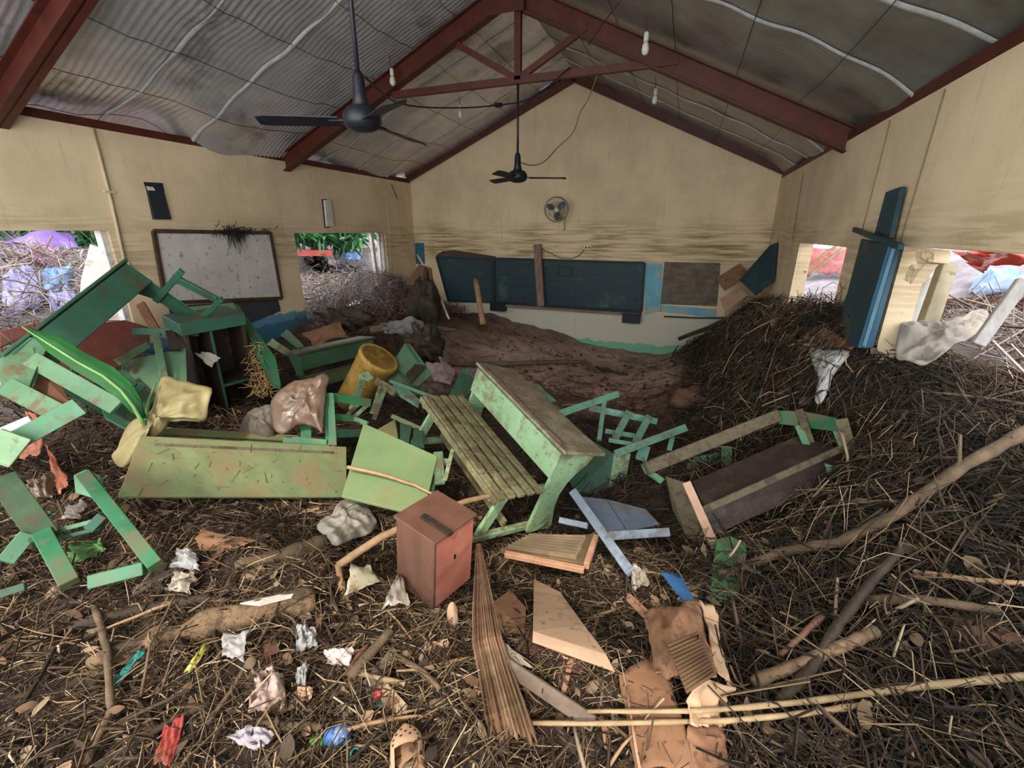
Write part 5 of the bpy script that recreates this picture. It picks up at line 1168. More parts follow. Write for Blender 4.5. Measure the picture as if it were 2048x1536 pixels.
lump(P(850, 690, d=5.9), 0.26, 25, bark_d, 'dark muddy root mass behind the yellow drum', 'roots', 'root_ball', (1.1, 1.0, 0.9))
lump(P(690, 640, d=6.3), 0.22, 27, bark_d, 'dark root mass under the far left window', 'roots', 'root_ball', (1.6, 1.0, 0.7))
one('brown_carton', sheet([P(600, 668, d=5.9), P(680, 640, d=6.1), P(696, 672, d=5.8), P(625, 690, d=5.6)], 8, 8, 0.03, 2, 61, 0.01, edge=0.1), brn_card, 'flattened brown carton behind the upright desk', 'cardboard')
# banana leaf
ban = mat('banana_leaf', (20, 70, 30), (40, 104, 44), scale=3, rough=0.55, bump=0.25, bscale=30, trans=0.2, spec=0.25)
rib_m = mat('leaf_midrib', (84, 124, 64), (110, 150, 84), rough=0.5, bump=0)
mid = [P(55, 655, d=2.72), P(110, 690, d=2.74), P(165, 725, d=2.76), P(215, 752, d=2.78), P(250, 780, d=2.8), P(275, 812, d=2.82), P(288, 836, d=2.85)]
t = Thing('banana_leaf', 'fresh green banana leaf lying across the left desk', 'leaf')
V = []; n = len(mid); wd = [0.008, 0.055, 0.068, 0.07, 0.066, 0.05, 0.012]; tilt = unit(UP*0.75+RT*0.65)
for k in range(n):
    for s in (-1, -0.5, 0, 0.5, 1):
        V.append(mid[k]+tilt*s*wd[k]-FW*(0.03*abs(s)-0.02)+A(0, 0, 0.004*math.sin(k*3+s*5)))
m = len(V); V += [p+FW*0.003 for p in V]
F = [(k*5+j, k*5+j+1, (k+1)*5+j+1, (k+1)*5+j) for k in range(n-1) for j in range(4)]
F += [tuple(i+m for i in f[::-1]) for f in F]
t.add('blade', V, F, ban, True)
t.add('midrib', *tube([p-FW*0.03 for p in mid]+[P(292, 850, d=2.85)], [0.004, 0.007, 0.008, 0.009, 0.01, 0.011, 0.012, 0.012], 6), rib_m, True)
t.build()
V = [P(px, py, d=d) for px, py, d in ((286, 832, 2.9), (300, 770, 3.0), (320, 752, 3.05), (312, 790, 3.0), (296, 838, 2.92))]
one('leaf_stalk', tube([P(290, 845, d=2.87), P(298, 800, d=2.95), P(312, 764, d=3.0)], [0.012, 0.009, 0.004], 6), rib_m, 'short curling leaf stalk beside the banana leaf base', 'leaf', smooth=True)
# croc sandal, caps, bottle
croc = mat('tan_foam_clog', (186, 146, 112), (206, 168, 134), scale=6, rough=0.65, bump=0.1, dirt=0.2, dirtcol=(150, 112, 82))
ce = [G(812, 1468, .07), G(815, 1545, .07)]
fwd = unit(ce[0]-ce[1]); fwd = unit(fwd-A(0, 0, fwd[2]*0.3)); side = unit(np.cross(fwd, A(0, 0, 1))); upv = np.cross(side, fwd)
toe = G(812, 1462, .05); t = Thing('foam_clog', 'tan foam clog sandal with round holes at the bottom centre', 'shoe')
V = []; rows = 13; cols = 13; Lc, Wc = 0.15, 0.052
for i in range(rows):
    s = i/(rows-1); w = Wc*math.sqrt(max(0.02, 1-(1-min(1, s*2.4+0.05))**2))*(1-0.06*s)
    for j in range(cols):
        a = math.pi*j/(cols-1); hh = 0.052*(0.45+0.55*min(1, s*1.8+0.15))
        V.append(toe-fwd*(s*Lc)+side*math.cos(a)*w+upv*(math.sin(a)**0.7*hh))
F = [(i*cols+j, i*cols+j+1, (i+1)*cols+j+1, (i+1)*cols+j) for i in range(rows-1) for j in range(cols-1) if not (i > 6 and 3 <= j <= 8)]
V2 = [p-upv*0.004 for p in V]; m = len(V)
t.add('upper', V+V2, F+[tuple(q+m for q in f[::-1]) for f in F], croc, True)
oc = []; k = 26
for j in range(k):
    a = 2*math.pi*j/k; oc.append(toe-fwd*(0.125-0.125*math.cos(a))+side*math.sin(a)*0.053*(1-0.12*math.cos(a*1.0+math.pi)))
t.add('sole', *slab(oc, 0.022, away=-upv), croc, True)
hole_m = mat('clog_hole_shadow', (52, 36, 26), (60, 42, 30), rough=0.9, bump=0)
for (s, a) in ((0.16, 1.2), (0.16, 1.9), (0.27, 0.95), (0.27, 1.57), (0.27, 2.2), (0.38, 0.75), (0.38, 1.3), (0.38, 1.85), (0.38, 2.4), (0.5, 0.7), (0.5, 2.45)):
    w = Wc*math.sqrt(max(0.02, 1-(1-min(1, s*2.4+0.05))**2))*(1-0.06*s); hh = 0.052*(0.45+0.55*min(1, s*1.8+0.15))
    c = toe-fwd*(s*Lc)+side*math.cos(a)*w+upv*(math.sin(a)**0.7*hh)
    nn = unit(side*math.cos(a)*0.6+upv*math.sin(a)+fwd*0.25)
    t.add('vent_hole', *lathe([(0.0042, -0.003), (0.0042, 0.0012)], c, nn, 8), hole_m)
t.build()
bl_b = mat('blue_bottle_plastic', (52, 84, 134), (86, 120, 166), rough=0.3, bump=0.1, dirt=0.2, dirtcol=(90, 90, 100))
c = G(650, 1472, .03); ax = unit(G(704, 1470, .03)-c)
t = Thing('plastic_bottle', 'crushed blue plastic bottle base at the bottom left of centre', 'bottle')
t.add('body', *lathe([(0.012, 0.0), (0.026, 0.006), (0.03, 0.025), (0.027, 0.035), (0.03, 0.045), (0.027, 0.056), (0.03, 0.066), (0.026, 0.085), (0.01, 0.09)], c, ax, 14), bl_b, True)
t.add('label_band', *lathe([(0.0305, 0.04), (0.031, 0.05), (0.0305, 0.06)], c, ax, 14), mat('faded_label', (110, 130, 160), (130, 150, 178), rough=0.6), True)
t.build()
lump(G(635, 1480, .02), 0.022, 31, mat('lime_plastic', (76, 138, 44), (104, 166, 64), rough=0.5), 'small lime green plastic scrap beside the blue bottle', 'scrap', 'plastic_bit', (1.2, 0.9, 0.4))
one('bottle_cap', lathe([(0.017, 0.0), (0.018, 0.008), (0.016, 0.013), (0.004, 0.014)], G(756, 1391, .03), unit(A(-0.2, -0.7, 0.8)), 16), mat('red_cap', (176, 44, 54), (206, 84, 90), rough=0.4, bump=0), 'small red bottle cap below the locker', 'cap', smooth=True)
c = G(709, 1508, .03); nn = unit(A(0.2, -0.6, 0.8)); u_ = unit(np.cross(nn, A(1, 0, 0))); v_ = np.cross(nn, u_)
one('plastic_ring', tube([c+(u_*math.cos(a)*1.3+v_*math.sin(a))*0.012 for a in np.linspace(0, 2*math.pi, 17)], 0.004, 6, False), MATS['teal_plastic'], 'small teal plastic ring at the bottom edge', 'ring', smooth=True)
lump(G(672, 1500, .02), 0.018, 33, MATS['teal_plastic'], 'small green plastic hook scrap left of the teal ring', 'scrap', 'plastic_bit', (0.6, 1.4, 0.4))
lump(G(1842, 1520, .03), 0.02, 34, MATS['lime_plastic'], 'small bright green sprout at the bottom right', 'leaf', 'sprout', (0.6, 0.8, 1.5))
lump(G(762, 1410, .02), 0.012, 35, MATS['teal_plastic'], 'tiny teal bit beside the red cap', 'scrap', 'plastic_bit')

# ================================================================== MATTED LITTER (nobody could count it)
litter_m = mat('litter_fibre', (235, 235, 235), (255, 255, 255), scale=30, rough=0.8, bump=0, attr=True, detail=2)
PAL = {'straw': [(124, 99, 70), (154, 127, 93), (99, 77, 54), (74, 58, 42), (186, 162, 130), (62, 48, 36)],
       'brown': [(70, 53, 38), (90, 70, 51), (55, 42, 30), (112, 90, 66), (42, 32, 24)],
       'dark': [(46, 36, 27), (58, 46, 34), (36, 28, 21), (78, 63, 46), (98, 81, 60)],
       'red': [(112, 74, 60), (132, 94, 76), (92, 62, 50)],
       'pale': [(150, 140, 132), (170, 162, 154), (128, 114, 106), (120, 92, 84), (130, 124, 126)]}
def litter(label, n, xr, yr, lens, rads, pal, seed, weight=None, lift=(0.0, 0.05), tilt=0.35, bend=0.25, aim=None, name='twig_litter', zf=None, cat='litter', clip=(XL+0.006, XR-0.006)):
    rng = np.random.default_rng(seed)
    x = rng.uniform(*xr, n*3); y = rng.uniform(*yr, n*3)
    if weight is not None:
        k = rng.random(n*3) < weight(x, y); x, y = x[k], y[k]
    x, y = x[:n], y[:n]; n = len(x)
    z = (zf(x, y, rng) if zf else np.concatenate([T(x[k:k+4000], y[k:k+4000]) for k in range(0, n, 4000)]))+rng.uniform(*lift, n)
    e = 0.03
    if zf is None:
        gx = (np.concatenate([T(x[k:k+4000]+e, y[k:k+4000]) for k in range(0, n, 4000)])-z)/e*0+0
    az = rng.uniform(0, 2*np.pi, n) if aim is None else rng.normal(aim[0], aim[1], n)
    ti = rng.normal(0, tilt, n)
    d = np.stack([np.cos(az)*np.cos(ti), np.sin(az)*np.cos(ti), np.sin(ti)], 1)
    L = lens[0]+(lens[1]-lens[0])*rng.random(n)**2.2; r = rads[0]+(rads[1]-rads[0])*rng.random(n)**2
    c = np.stack([x, y, z], 1)
    if zf is None:   # follow the slope
        za = np.concatenate([T(x[k:k+4000]+np.cos(az[k:k+4000])*0.08, y[k:k+4000]+np.sin(az[k:k+4000])*0.08) for k in range(0, n, 4000)])
        zb = np.concatenate([T(x[k:k+4000]-np.cos(az[k:k+4000])*0.08, y[k:k+4000]-np.sin(az[k:k+4000])*0.08) for k in range(0, n, 4000)])
        d[:, 2] += np.clip((za-zb)/0.16, -1.2, 1.2); d /= np.linalg.norm(d, axis=1)[:, None]
    u = np.cross(d, rng.normal(size=(n, 3))); u /= np.linalg.norm(u, axis=1)[:, None]; v = np.cross(d, u)
    b = rng.normal(0, bend, n)
    S = 4; V = np.zeros((n, S, 3, 3)); 
    flat = rng.random(n) < 0.3
    for s in range(S):
        t_ = s/(S-1)-0.5
        p = c+d*(L*t_)[:, None]+u*(b*L*(0.25-t_*t_)*2)[:, None]
        rr = r*(1-0.35*abs(t_)*2 if s else 0.8)
        for k in range(3):
            a = 2*np.pi*k/3
            V[:, s, k] = p+(u*np.cos(a)*np.where(flat, 0.35, 1)[:, None]+v*np.sin(a)*np.where(flat, 2.2, 1)[:, None])*rr[:, None]
    if clip: V[..., 0] = np.clip(V[..., 0], *clip); V[..., 1] = np.clip(V[..., 1], -0.58, D_-0.006)
    base = (np.arange(n)*S*3)[:, None]
    q = []
    for s in range(S-1):
        for k in range(3): q.append([s*3+k, s*3+(k+1) % 3, (s+1)*3+(k+1) % 3, (s+1)*3+k])
    F = (base[:, :, None]+np.array(q)[None]).reshape(-1, 4)
    cols = np.array([srgb(*cc)[:3] for cc in PAL[pal]])[rng.integers(0, len(PAL[pal]), n)]*rng.uniform(0.7, 1.2, (n, 1))
    o = fast_mesh(name, V.reshape(-1, 3), F, litter_m, np.repeat(cols, S*3, 0), smooth=True)
    o['label'] = label; o['category'] = cat; o['kind'] = 'stuff'
    return o
def blob(cx_, cy_, rx, ry): return lambda x, y: np.exp(-(((x-cx_)/rx)**2+((y-cy_)/ry)**2))
near = lambda x, y: np.where((y < 2.4-0.1*x), 1.0, 0.25)*np.clip(1.2-np.abs(x+0.5)/6, 0.2, 1)*np.where((x > 0.7) & (y > 1.4), 0.35, 1)*np.where(x < -1.9, 0.6, 1)
litter('matted dry straw and twigs covering the whole foreground', 26000, (-4.2, 1.33), (0.15, 2.6), (0.02, 0.3), (0.0008, 0.004), 'straw', 1, near)
litter('dark brown rotting twigs matted through the foreground', 18000, (-4.6, 1.33), (0.1, 3.4), (0.03, 0.36), (0.001, 0.0055), 'brown', 2, None)
litter('dense dark roots and stems of the right hand heap', 20000, (0.25, 1.33), (1.0, 4.6), (0.05, 0.5), (0.0012, 0.0055), 'dark', 3, lambda x, y: np.clip((x-0.15)/0.5, 0, 1), (0.0, 0.1), 0.4)
litter('tangled roots of the tall heap in the far right corner', 20000, (0.0, 1.33), (3.8, 8.7), (0.06, 0.5), (0.0015, 0.006), 'dark', 4, lambda x, y: np.clip((x-0.1)/0.6, 0.02, 1), (0.0, 0.12), 0.6, 0.35)
litter('pale broken stems lying on top of the right hand heaps', 2600, (0.2, 1.33), (1.2, 8.2), (0.08, 0.6), (0.0015, 0.005), 'straw', 5, lambda x, y: np.clip((x-0.1)/0.6, 0.02, 1), (0.04, 0.2), 0.5, 0.3)
litter('sparse twigs scattered over the wet mud flat', 1500, (-3.8, 0.4), (4.0, 8.7), (0.05, 0.35), (0.002, 0.006), 'brown', 6, lambda x, y: np.where(y < 6.4, 1, 0.35), (0, 0.03), 0.2)
litter('pinkish straw band on the pale mud behind the desks', 1800, (-2.6, 0.5), (4.2, 6.2), (0.04, 0.3), (0.0015, 0.005), 'red', 7, blob(-0.9, 5.4, 1.2, 0.6), (0, 0.03), 0.25)
litter('brown twigs between the desks in the middle of the room', 6000, (-4.6, 0.6), (2.3, 4.8), (0.05, 0.4), (0.0015, 0.006), 'brown', 8, None, (0, 0.08), 0.35)
litter('pale tangled twigs heaped in the far left window', 3400, (-6.2, -4.6), (5.4, 8.2), (0.08, 0.5), (0.002, 0.006), 'pale', 9, blob(-5.6, 6.9, 0.6, 1.2), (0.0, 0.25), 0.7, 0.35, clip=None)
litter('reddish brown twigs under the far left window', 4200, (-5.6, -4.2), (5.0, 8.6), (0.06, 0.4), (0.0015, 0.005), 'red', 10, None, (0.0, 0.2), 0.6, 0.35)
litter('dark twigs along the left wall', 4000, (-5.6, -3.6), (0.8, 4.6), (0.06, 0.4), (0.002, 0.007), 'brown', 11, None, (0.0, 0.08), 0.4)
litter('bleached twigs and broken stems spread outside the right window', 6000, (2.0, 4.6), (0.8, 5.2), (0.08, 0.7), (0.002, 0.008), 'pale', 12, None, (0.0, 0.25), 0.5, 0.3, clip=None)
litter('dark stems at the sill of the right window', 9000, (1.2, 2.5), (0.6, 3.7), (0.06, 0.5), (0.0015, 0.006), 'dark', 13, None, (0.0, 0.1), 0.4, clip=None)
litter('bleached twigs and broken stems spread outside the left window', 4500, (-9.0, -5.85), (0.6, 5.0), (0.1, 0.8), (0.003, 0.01), 'pale', 14, None, (0.0, 0.3), 0.5, 0.3, clip=(-20, XL-0.16))
litter('bleached twigs outside the far left window', 3500, (-9.0, -5.85), (5.0, 11.0), (0.1, 0.8), (0.003, 0.01), 'pale', 15, None, (0.0, 0.35), 0.5, 0.3, clip=(-20, XL-0.16))
def on_board(R, t, xr, yr, z0, slope, n, seed, label):
    rng = np.random.default_rng(seed); vf = []
    for k in range(n):
        x, y = rng.uniform(*xr), rng.uniform(*yr); a = rng.uniform(0, 2*math.pi); L = 0.02+0.12*rng.random()**2; e = A(math.cos(a), math.sin(a), 0)*L/2
        c = A(x, y, z0+slope*y+0.004); vf.append(tube([R @ (c-e+A(0, 0, 0.001))+t, R @ (c+A(0, 0, 0.004+0.01*rng.random()))+t, R @ (c+e)+t], [0.0022, 0.002, 0.0012], 3))
    one('straw_bits', join(*vf), mat('mud_brown_straw', (96, 78, 56), (136, 112, 82), scale=20, rough=0.85, bump=0), label, 'straw', kind='stuff')
on_board(RA, tA, (-0.58, 0.58), (-0.02, 0.36), 0.727, -0.14, 70, 3, 'bits of straw stuck on the table top of the middle desk')
on_board(RA, tA, (-0.58, 0.58), (-0.43, -0.08), 0.42, 0, 110, 4, 'bits of straw stuck on the slatted seat of the middle desk')
on_board(RC, tC, (-0.58, 0.58), (-0.02, 0.36), 0.727, -0.14, 60, 5, 'bits of straw stuck on the olive desk table top')
# dry leaves
def leaves(label, n, xr, yr, size, cols_, seed, lift=(0.01, 0.06), weight=None, name='dry_leaves'):
    rng = np.random.default_rng(seed); x = rng.uniform(*xr, n); y = rng.uniform(*yr, n)
    z = np.concatenate([T(x[k:k+4000], y[k:k+4000]) for k in range(0, n, 4000)])+rng.uniform(*lift, n)
    c = np.stack([x, y, z], 1); d = rng.normal(size=(n, 3))*A(1, 1, 0.45); d /= np.linalg.norm(d, axis=1)[:, None]
    u = np.cross(d, rng.normal(size=(n, 3))*A(0.5, 0.5, 1)); u /= np.linalg.norm(u, axis=1)[:, None]; v = np.cross(d, u)
    L = rng.uniform(*size, n); w = L*rng.uniform(0.15, 0.4, n); V = np.zeros((n, 5, 2, 3))
    for s in range(5):
        t_ = s/4; ww = w*np.sin(np.pi*(0.06+0.88*t_))
        p = c+d*(L*(t_-0.5))[:, None]+v*(L*0.3*rng.normal(0, 1, n)*(t_-0.5)**2)[:, None]
        V[:, s, 0] = p+u*ww[:, None]; V[:, s, 1] = p-u*ww[:, None]+v*(ww*0.5)[:, None]
    F = ((np.arange(n)*10)[:, None, None]+np.array([[2*s, 2*s+1, 2*s+3, 2*s+2] for s in range(4)])[None]).reshape(-1, 4)
    cl = np.array([srgb(*q)[:3] for q in cols_])[rng.integers(0, len(cols_), n)]*rng.uniform(0.7, 1.15, (n, 1))
    o = fast_mesh(name, V.reshape(-1, 3), F, litter_m, np.repeat(cl, 10, 0), smooth=True)
    o['label'] = label; o['category'] = 'leaf litter'; o['kind'] = 'stuff'; return o
leaves('curled dry leaves and bark flakes scattered over the foreground', 2600, (-4.0, 1.33), (0.15, 2.8), (0.02, 0.075), [(108, 82, 58), (140, 112, 84), (82, 62, 46), (160, 136, 108), (60, 46, 36)], 3)
leaves('bark flakes and shreds caught in the right hand heaps', 900, (0.2, 1.33), (1.2, 8.0), (0.03, 0.1), [(84, 66, 48), (104, 84, 62), (60, 48, 36), (132, 108, 80)], 4, (0.02, 0.14))
leaves('muddy flakes on the mud flat', 500, (-3.6, 0.4), (4.0, 8.6), (0.03, 0.09), [(70, 54, 44), (104, 82, 70), (50, 38, 32)], 5, (0.0, 0.02))
# loose sticks that can be picked out one by one
LAND = [('foam clog', 812, 1500), ('torn carton', 1350, 1350), ('tan cardboard sheet', 1140, 1250), ('red-brown locker', 870, 1130), ('palm sheath', 990, 1330), ('blue bottle', 675, 1470), ('tan log', 420, 1240),
        ('square white paper', 468, 1290), ('pinkish wrapper heap', 540, 1385), ('grey cloth bundle', 695, 1050), ('blue chair', 1230, 1040), ('louvred panel', 1095, 1110), ('thick tan stick', 1630, 1315), ('clay lump', 1980, 1280),
        ('overturned desk', 1500, 950), ('grey blanket', 1860, 680), ('teal board unit', 1740, 590), ('white sack', 1655, 750), ('fanned cardboard', 1645, 680), ('far right window', 1650, 515), ('bulletin panel', 1380, 570),
        ('middle desk', 1050, 880), ('long branch on the mud', 1050, 727), ('upright pole', 958, 600), ('pink board', 875, 735), ('aqua armchair', 1240, 850), ('lower left chair', 160, 1060), ('red strip', 335, 1490)]
NAMES = {'grey_brown_bark': 'brown', 'dark_wet_bark': 'dark', 'tan_peeled_branch': 'tan', 'pale_dry_stalk': 'pale'}
zones = [('loose foreground sticks', 60, (-2.4, 1.1), (0.75, 2.2), (0.12, 0.42), (0.004, 0.009), [bark, tan_br, bark_d, pale_st]),
         ('loose sticks on the near right heap', 40, (0.5, 1.3), (1.4, 3.6), (0.2, 0.7), (0.004, 0.009), [bark, bark_d, tan_br]),
         ('loose sticks on the far right heap', 40, (0.3, 1.25), (4.6, 7.6), (0.3, 0.8), (0.005, 0.01), [bark, bark_d, tan_br]),
         ('loose sticks on the mud flat', 20, (-2.4, 0.2), (4.6, 7.6), (0.15, 0.5), (0.004, 0.009), [bark, tan_br])]
rg = np.random.default_rng(77); used = set()
def project(p):
    q = np.asarray(p)-EYE; w = q @ FW
    return CX+FPX*(q @ RT)/w, CY-FPX*(q @ UP)/w
for grp, n, xr, yr, Lr, rr, ms in zones:
    for k in range(n):
        x, y = rg.uniform(*xr), rg.uniform(*yr); a = rg.uniform(0, 2*math.pi); L = rg.uniform(*Lr); e = A(math.cos(a), math.sin(a), 0)*L/2
        p0, p1 = A(x, y, 0)-e, A(x, y, 0)+e
        for p in (p0, p1): p[0] = min(p[0], 1.3); p[2] = float(T(p[0], p[1]))+0.02+rg.random()*0.05
        r = rg.uniform(*rr); q = wobble(p0, p1, 5, 0.05, k+n); m_ = ms[k % len(ms)]
        px, py = project((p0+p1)/2)
        if not (10 < px < 2038 and 480 < py < 1530): continue
        nm, lx, ly = min(LAND, key=lambda l: (l[1]-px)**2+(l[2]-py)**2)
        dx, dy = px-lx, py-ly
        where = ('right of' if dx > 0 else 'left of') if abs(dx) > abs(dy) else ('below' if dy > 0 else 'above')
        sz = 'short' if L < Lr[0]+(Lr[1]-Lr[0])*0.4 else 'long'
        lab = f'{sz} loose {NAMES[m_.name]} stick just {where} the {nm}'
        if lab in used: continue
        used.add(lab)
        one('loose_stick', tube(q, [r, r*0.95, r*0.85, r*0.7, r*0.45], 6), m_, lab, 'stick', grp, smooth=True)

# broken bits of board that can be picked out one by one
bit_m = [rb_l, tan_card, MATS['grey_dark_plank'], dark_wd, mat('weathered_brown_bit', (96, 72, 52), (128, 100, 74), scale=8, rough=0.8, bump=0.3, dirt=0.2), MATS['raw_split_wood']]
bit_n = ['rusty brown', 'tan', 'grey', 'dark brown', 'weathered brown', 'raw wood']
for k in range(64):
    x, y = rg.uniform(-2.3, 1.1), rg.uniform(0.75, 2.4); L = rg.uniform(0.07, 0.24); w = rg.uniform(0.02, 0.055); a = rg.uniform(0, 2*math.pi)
    e = A(math.cos(a), math.sin(a), 0)*L/2; p0, p1 = A(x, y, 0)-e, A(x, y, 0)+e
    for p in (p0, p1): p[2] = float(T(p[0], p[1]))+0.015+rg.random()*0.035
    px, py = project((p0+p1)/2)
    if not (10 < px < 2038 and 900 < py < 1530) or p1[0] > 1.3 or p0[0] > 1.3: continue
    nm, lx, ly = min(LAND, key=lambda l: (l[1]-px)**2+(l[2]-py)**2); dx, dy = px-lx, py-ly
    where = ('right of' if dx > 0 else 'left of') if abs(dx) > abs(dy) else ('below' if dy > 0 else 'above')
    lab = f'{"narrow" if w < 0.035 else "broad"} broken {bit_n[k % 6]} board bit {where} the {nm}'
    if lab in used: continue
    used.add(lab)
    s_ = unit(np.cross(p1-p0, A(rg.normal()*0.3, rg.normal()*0.3, 1)))*w/2
    pts = [p0-s_*rg.uniform(0.6, 1), p0+s_-(p1-p0)*rg.uniform(-0.1, 0.12), p1+s_*rg.uniform(0.5, 1), p1+(p1-p0)*rg.uniform(0, 0.1), p1-s_-(p1-p0)*rg.uniform(0, 0.15)]
    one('board_piece', slab(pts, rg.uniform(0.006, 0.016), away=(0, 0, -1)), bit_m[k % 6], lab, 'board piece', 'broken board bits in the foreground')

# ================================================================== OUTSIDE THE WINDOWS
leaf_m = mat('leaf_green', (255, 255, 255), (225, 225, 225), scale=10, rough=0.5, bump=0, attr=True, trans=0.3, detail=2)
def foliage_part(t, nm, centres, R, n_leaf, size, cols_, seed):
    rng = np.random.default_rng(seed); V = []; F = []; C = []
    for c in centres:
        for k in range(n_leaf):
            d = rng.normal(size=3)*A(1, 1, 0.6)+A(0, 0, -0.25); d = unit(d); s = rng.uniform(*size); p = np.asarray(c)+d*R*rng.random()*0.4
            u = unit(np.cross(d, A(0, 0, 1)+rng.normal(size=3)*0.3)); b = len(V)
            V += [p, p+d*s*0.4+u*s*0.13, p+d*s-A(0, 0, s*0.25), p+d*s*0.4-u*s*0.13]; F.append((b, b+1, b+2, b+3))
            C += [np.array(srgb(*cols_[rng.integers(len(cols_))])[:3])*rng.uniform(0.6, 1.2)]*4
    t.leaf = (nm, np.array(V), np.array(F), np.array(C))
def tree(label, base, height, crown, n_cl, R, n_leaf, size, cols_, seed, name='leafy_tree', group='trees outside the windows'):
    rng = np.random.default_rng(seed); base = A(*base); top = base+A(0, 0, height)
    root = bpy.data.objects.new(name, None); COL.objects.link(root); root.location = base
    root['label'] = label; root['category'] = 'tree'; root['group'] = group
    tr = raw_mesh('trunk', *tube([A(0, 0, -0.3), A(0.05, 0.05, height*0.5), A(0, 0, height)], [0.13, 0.1, 0.06], 8), bark, True); tr.parent = root
    cs = []
    while len(cs) < n_cl:
        q = rng.normal(size=3)*0.5
        if np.linalg.norm(q) < 1: cs.append(A(0, 0, height)+q*A(*crown))
    for k in range(4):
        br = raw_mesh('branch', *tube([A(0, 0, height*0.6), cs[k]], [0.05, 0.02], 6), bark, True); br.parent = root
    h = Thing('x'); foliage_part(h, 'foliage', cs, R, n_leaf, size, cols_, seed+1)
    nm, V, F, C = h.leaf; o = fast_mesh('foliage', V, F, leaf_m, C); o.parent = root; o['kind'] = 'stuff'
    return root
GR = [(40, 104, 58), (64, 134, 76), (30, 84, 46), (96, 158, 96)]
tree('broad leaved green tree right outside the far left window', (-8.9, 9.3, 0.9), 1.75, (1.3, 2.3, 0.8), 190, 0.35, 16, (0.22, 0.42), GR, 5)
tree('green tree behind the shed outside the far left window', (-12.5, 12.5, 0.9), 3.0, (2.6, 2.6, 1.4), 90, 0.4, 16, (0.25, 0.5), GR, 9)
tree('bushy green tree outside the near left window, left one', (-12.5, 3.6, 1.0), 1.7, (2.6, 2.6, 1.2), 110, 0.4, 16, (0.2, 0.45), GR, 14)
tree('bushy green tree outside the near left window, right one', (-12.0, 6.2, 1.0), 1.7, (2.2, 2.2, 1.2), 90, 0.4, 16, (0.2, 0.45), GR, 19)
tree('green tree outside the right window', (8.5, 8.0, 1.0), 2.6, (2.6, 2.6, 1.6), 110, 0.4, 16, (0.25, 0.5), GR, 24)
tree('dark green tree farther right outside the right window', (9.0, 4.0, 1.0), 2.6, (2.4, 2.4, 1.6), 90, 0.4, 16, (0.25, 0.5), GR, 29)
tarp_p = mat('purple_tarp', (92, 58, 130), (128, 98, 168), scale=2, rough=0.45, bump=0.3, trans=0.15)
tarp_b = mat('blue_tarp', (70, 104, 158), (118, 150, 196), scale=2, rough=0.45, bump=0.3, trans=0.15)
tarp_l = mat('lilac_blue_sheet', (128, 124, 176), (160, 160, 204), scale=2, rough=0.5, bump=0.3, trans=0.15)
tarp_r = mat('red_tarp', (176, 50, 38), (206, 84, 66), scale=2, rough=0.45, bump=0.2, trans=0.25)
white_sh = mat('white_wall_sheet', (186, 182, 178), (204, 200, 196), scale=4, rough=0.8, bump=0.1, dirt=0.15, dirtcol=(150, 130, 118))
def osheet(name, pts, m_, lab, cat, seed, amp=0.06, bulge=0.15, th=0.01, free=False):
    one(name, sheet([P(px, py, x=x) if free else G(px, py, 0.08) for px, py, x in pts], 16, 14, amp, 3, seed, th, bulge, 0.14, 0.6), m_, lab, cat, smooth=True)
osheet('tarp', [(55, 490, -7.6), (128, 498, -7.4), (122, 540, -7.2), (60, 525, -7.4)], mat('magenta_tarp', (108, 36, 92), (140, 66, 124), rough=0.45, bump=0.3), 'magenta tarp bundle outside the near left window', 'tarp', 3)
osheet('tarp', [(78, 540, -7.0), (150, 534, -7.0), (150, 590, -6.8), (80, 592, -6.8)], tarp_b, 'blue tarp bundle outside the near left window', 'tarp', 5)
osheet('tarp', [(0, 545, -6.9), (70, 530, -7.0), (90, 612, -6.6), (0, 636, -6.5)], tarp_l, 'lilac blue sheet outside the near left window, lower left', 'tarp', 7)
osheet('tarp', [(10, 478, -8.6), (150, 470, -8.8), (160, 500, -8.2), (20, 510, -8.2)], tarp_p, 'purple sheet outside the near left window, under the trees', 'tarp', 9)
osheet('tarp', [(95, 590, -6.6), (150, 585, -6.7), (190, 640, -6.3), (110, 650, -6.2)], tarp_l, 'lilac sheet scrap outside the near left window, lower right', 'tarp', 11)
one('fallen_wall_panel', slab([P(180, 488, x=-6.5), P(212, 500, x=-6.3), P(236, 560, x=-6.1), P(240, 640, x=-6.0), P(156, 640, x=-6.2), P(162, 560, x=-6.4)], 0.03), white_sh, 'white wall panel leaning outside the near left window', 'panel')
for k, (pts, lab) in enumerate((([(0, 662), (112, 636), (108, 652), (0, 694)], 'red-brown board outside the near left window, uppermost'), ([(0, 700), (120, 655), (250, 640), (300, 655), (300, 700), (130, 742)], 'wide red-brown panel lying below the left desk'),
                               ([(150, 735), (285, 706), (285, 760), (170, 770)], 'lowest red-brown panel behind the left desk'))):
    x = (-5.95, -5.35, -5.1)[k]
    one('red_brown_panel', slab([P(px, py, x=x+0.12*i/len(pts)) for i, (px, py) in enumerate(pts)], 0.025), mat('red_brown_ply', (112, 58, 46), (142, 82, 66), scale=5, rough=0.7, bump=0.15, dirt=0.2), lab, 'panel', bevel=0.003)
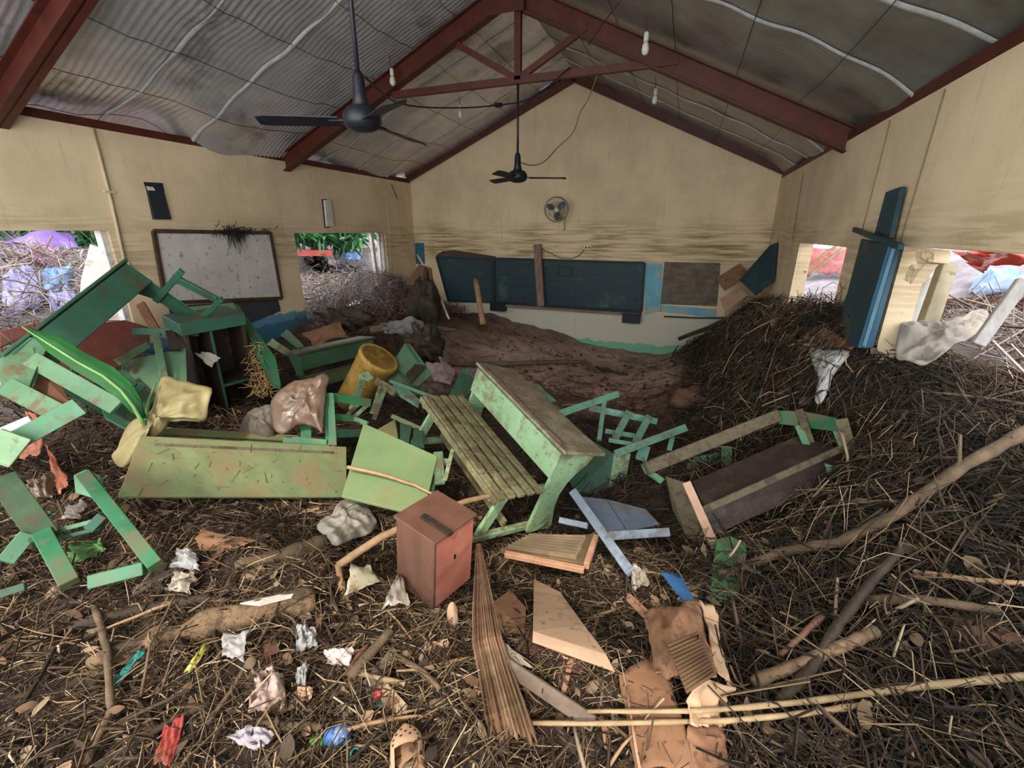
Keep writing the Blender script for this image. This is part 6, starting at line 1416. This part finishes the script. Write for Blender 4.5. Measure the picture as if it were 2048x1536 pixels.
# shed beyond the far left window
t = Thing('wooden_shed', 'small open shed with red roof edge outside the far left window', 'shed')
xs = -8.6
def bx(px0, py0, px1, py1, x, th): return slab([P(px0, py0, x=x), P(px1, py0, x=x), P(px1, py1, x=x), P(px0, py1, x=x)], th, away=(-1, 0, 0))
t.add('red_roof_edge', *bx(590, 500, 665, 512, -8.3, 0.1), tarp_r)
t.add('board_wall', *bx(596, 512, 668, 600, -8.9, 0.05), mat('lilac_grey_boards', (146, 134, 140), (172, 160, 164), scale=4, rough=0.8, stretch=(1, 6, 1)))
t.add('doorway_shade_panel', *bx(668, 505, 724, 600, -9.4, 0.05), black_pl)  # black panel painted in for the unlit inside of the shed
t.add('door_post', *bx(656, 520, 678, 590, -8.5, 0.08), mat('lilac_post', (150, 136, 142), (172, 158, 162), rough=0.8))
t.add('side_wall', *bx(722, 495, 760, 600, -8.9, 0.05), mat('brown_tree_wall', (84, 70, 60), (108, 92, 80), scale=6, rough=0.9, bump=0.4))
t.add('blue_awning', *sheet([P(686, 505, x=-8.4), P(728, 502, x=-8.4), P(722, 522, x=-8.2), P(690, 520, x=-8.2)], 10, 6, 0.05, 3, 3, 0.01, 0.05, 0.2, 0.5), tarp_b, True)
t.build()
lump(P(692, 555, x=-8.2), 0.2, 44, mat('blue_drum_plastic', (60, 84, 120), (90, 112, 148), rough=0.5), 'blue plastic tub in front of the shed doorway', 'tub', 'plastic_tub', (1.1, 1.4, 0.7))
# beyond the right windows
osheet('tarp', [(1898, 502, 2.6), (2060, 500, 2.6), (2060, 520, 2.4), (1960, 548, 2.5)], tarp_r, 'red tarp hanging over the top of the right window', 'tarp', 21, 0.05, 0.08, free=True)
osheet('tarp', [(1940, 545, 3.0), (2060, 545, 3.0), (2060, 600, 2.8), (1930, 590, 2.8)], tarp_b, 'blue tarp heaped outside the right window', 'tarp', 23)
for k, (pts, lab) in enumerate((([(1880, 598), (2050, 588), (2050, 612), (1885, 618)], 'red-brown beam lying outside the right window, upper one'), ([(1905, 720), (2050, 745), (2050, 765), (1930, 740)], 'red-brown beam lying outside the right window, lower one'))):
    one('red_beam', slab([P(px, py, x=(2.6, 2.1)[k]) for px, py in pts], 0.08), MATS['red_brown_ply'], lab, 'beam', bevel=0.004)
one('cream_post', beam(P(1895, 530, x=1.9), P(1852, 655, x=1.7), 0.1, 0.08, RT), mat('cream_post_paint', (120, 112, 90), (140, 132, 110), rough=0.8, dirt=0.2), 'cream post slanting outside the right window', 'post', bevel=0.004)
one('white_post', beam(P(2048, 560, x=1.75), P(1955, 690, x=1.6), 0.06, 0.04, UP), MATS['grey_lilac_wood'], 'greyish plank slanting at the right picture edge outside the window', 'plank', bevel=0.004)
osheet('tarp', [(1600, 490, 2.6), (1700, 488, 2.6), (1700, 545, 2.4), (1606, 550, 2.4)], mat('maroon_sheet', (96, 34, 36), (130, 56, 54), rough=0.6, bump=0.2), 'maroon sheet behind the far right window', 'tarp', 27, 0.08, 0.1)
osheet('tarp', [(1570, 500, 1.42), (1600, 495, 1.42), (1592, 530, 1.42), (1576, 540, 1.42)], tarp_r, 'red scrap at the edge of the far right window', 'tarp', 29, 0.02, 0.02, free=True)

# ---- unseen wall added behind the viewer, opening sized to limit sun and admit sky
cells('wall_front', 'y', -0.75, -0.6, [XL-0.15, -4.8, 1.25, XR+0.15], [-0.1, 3.05, 3.2], [(-4.8, 1.25, -0.2, 3.05)], cream_l)
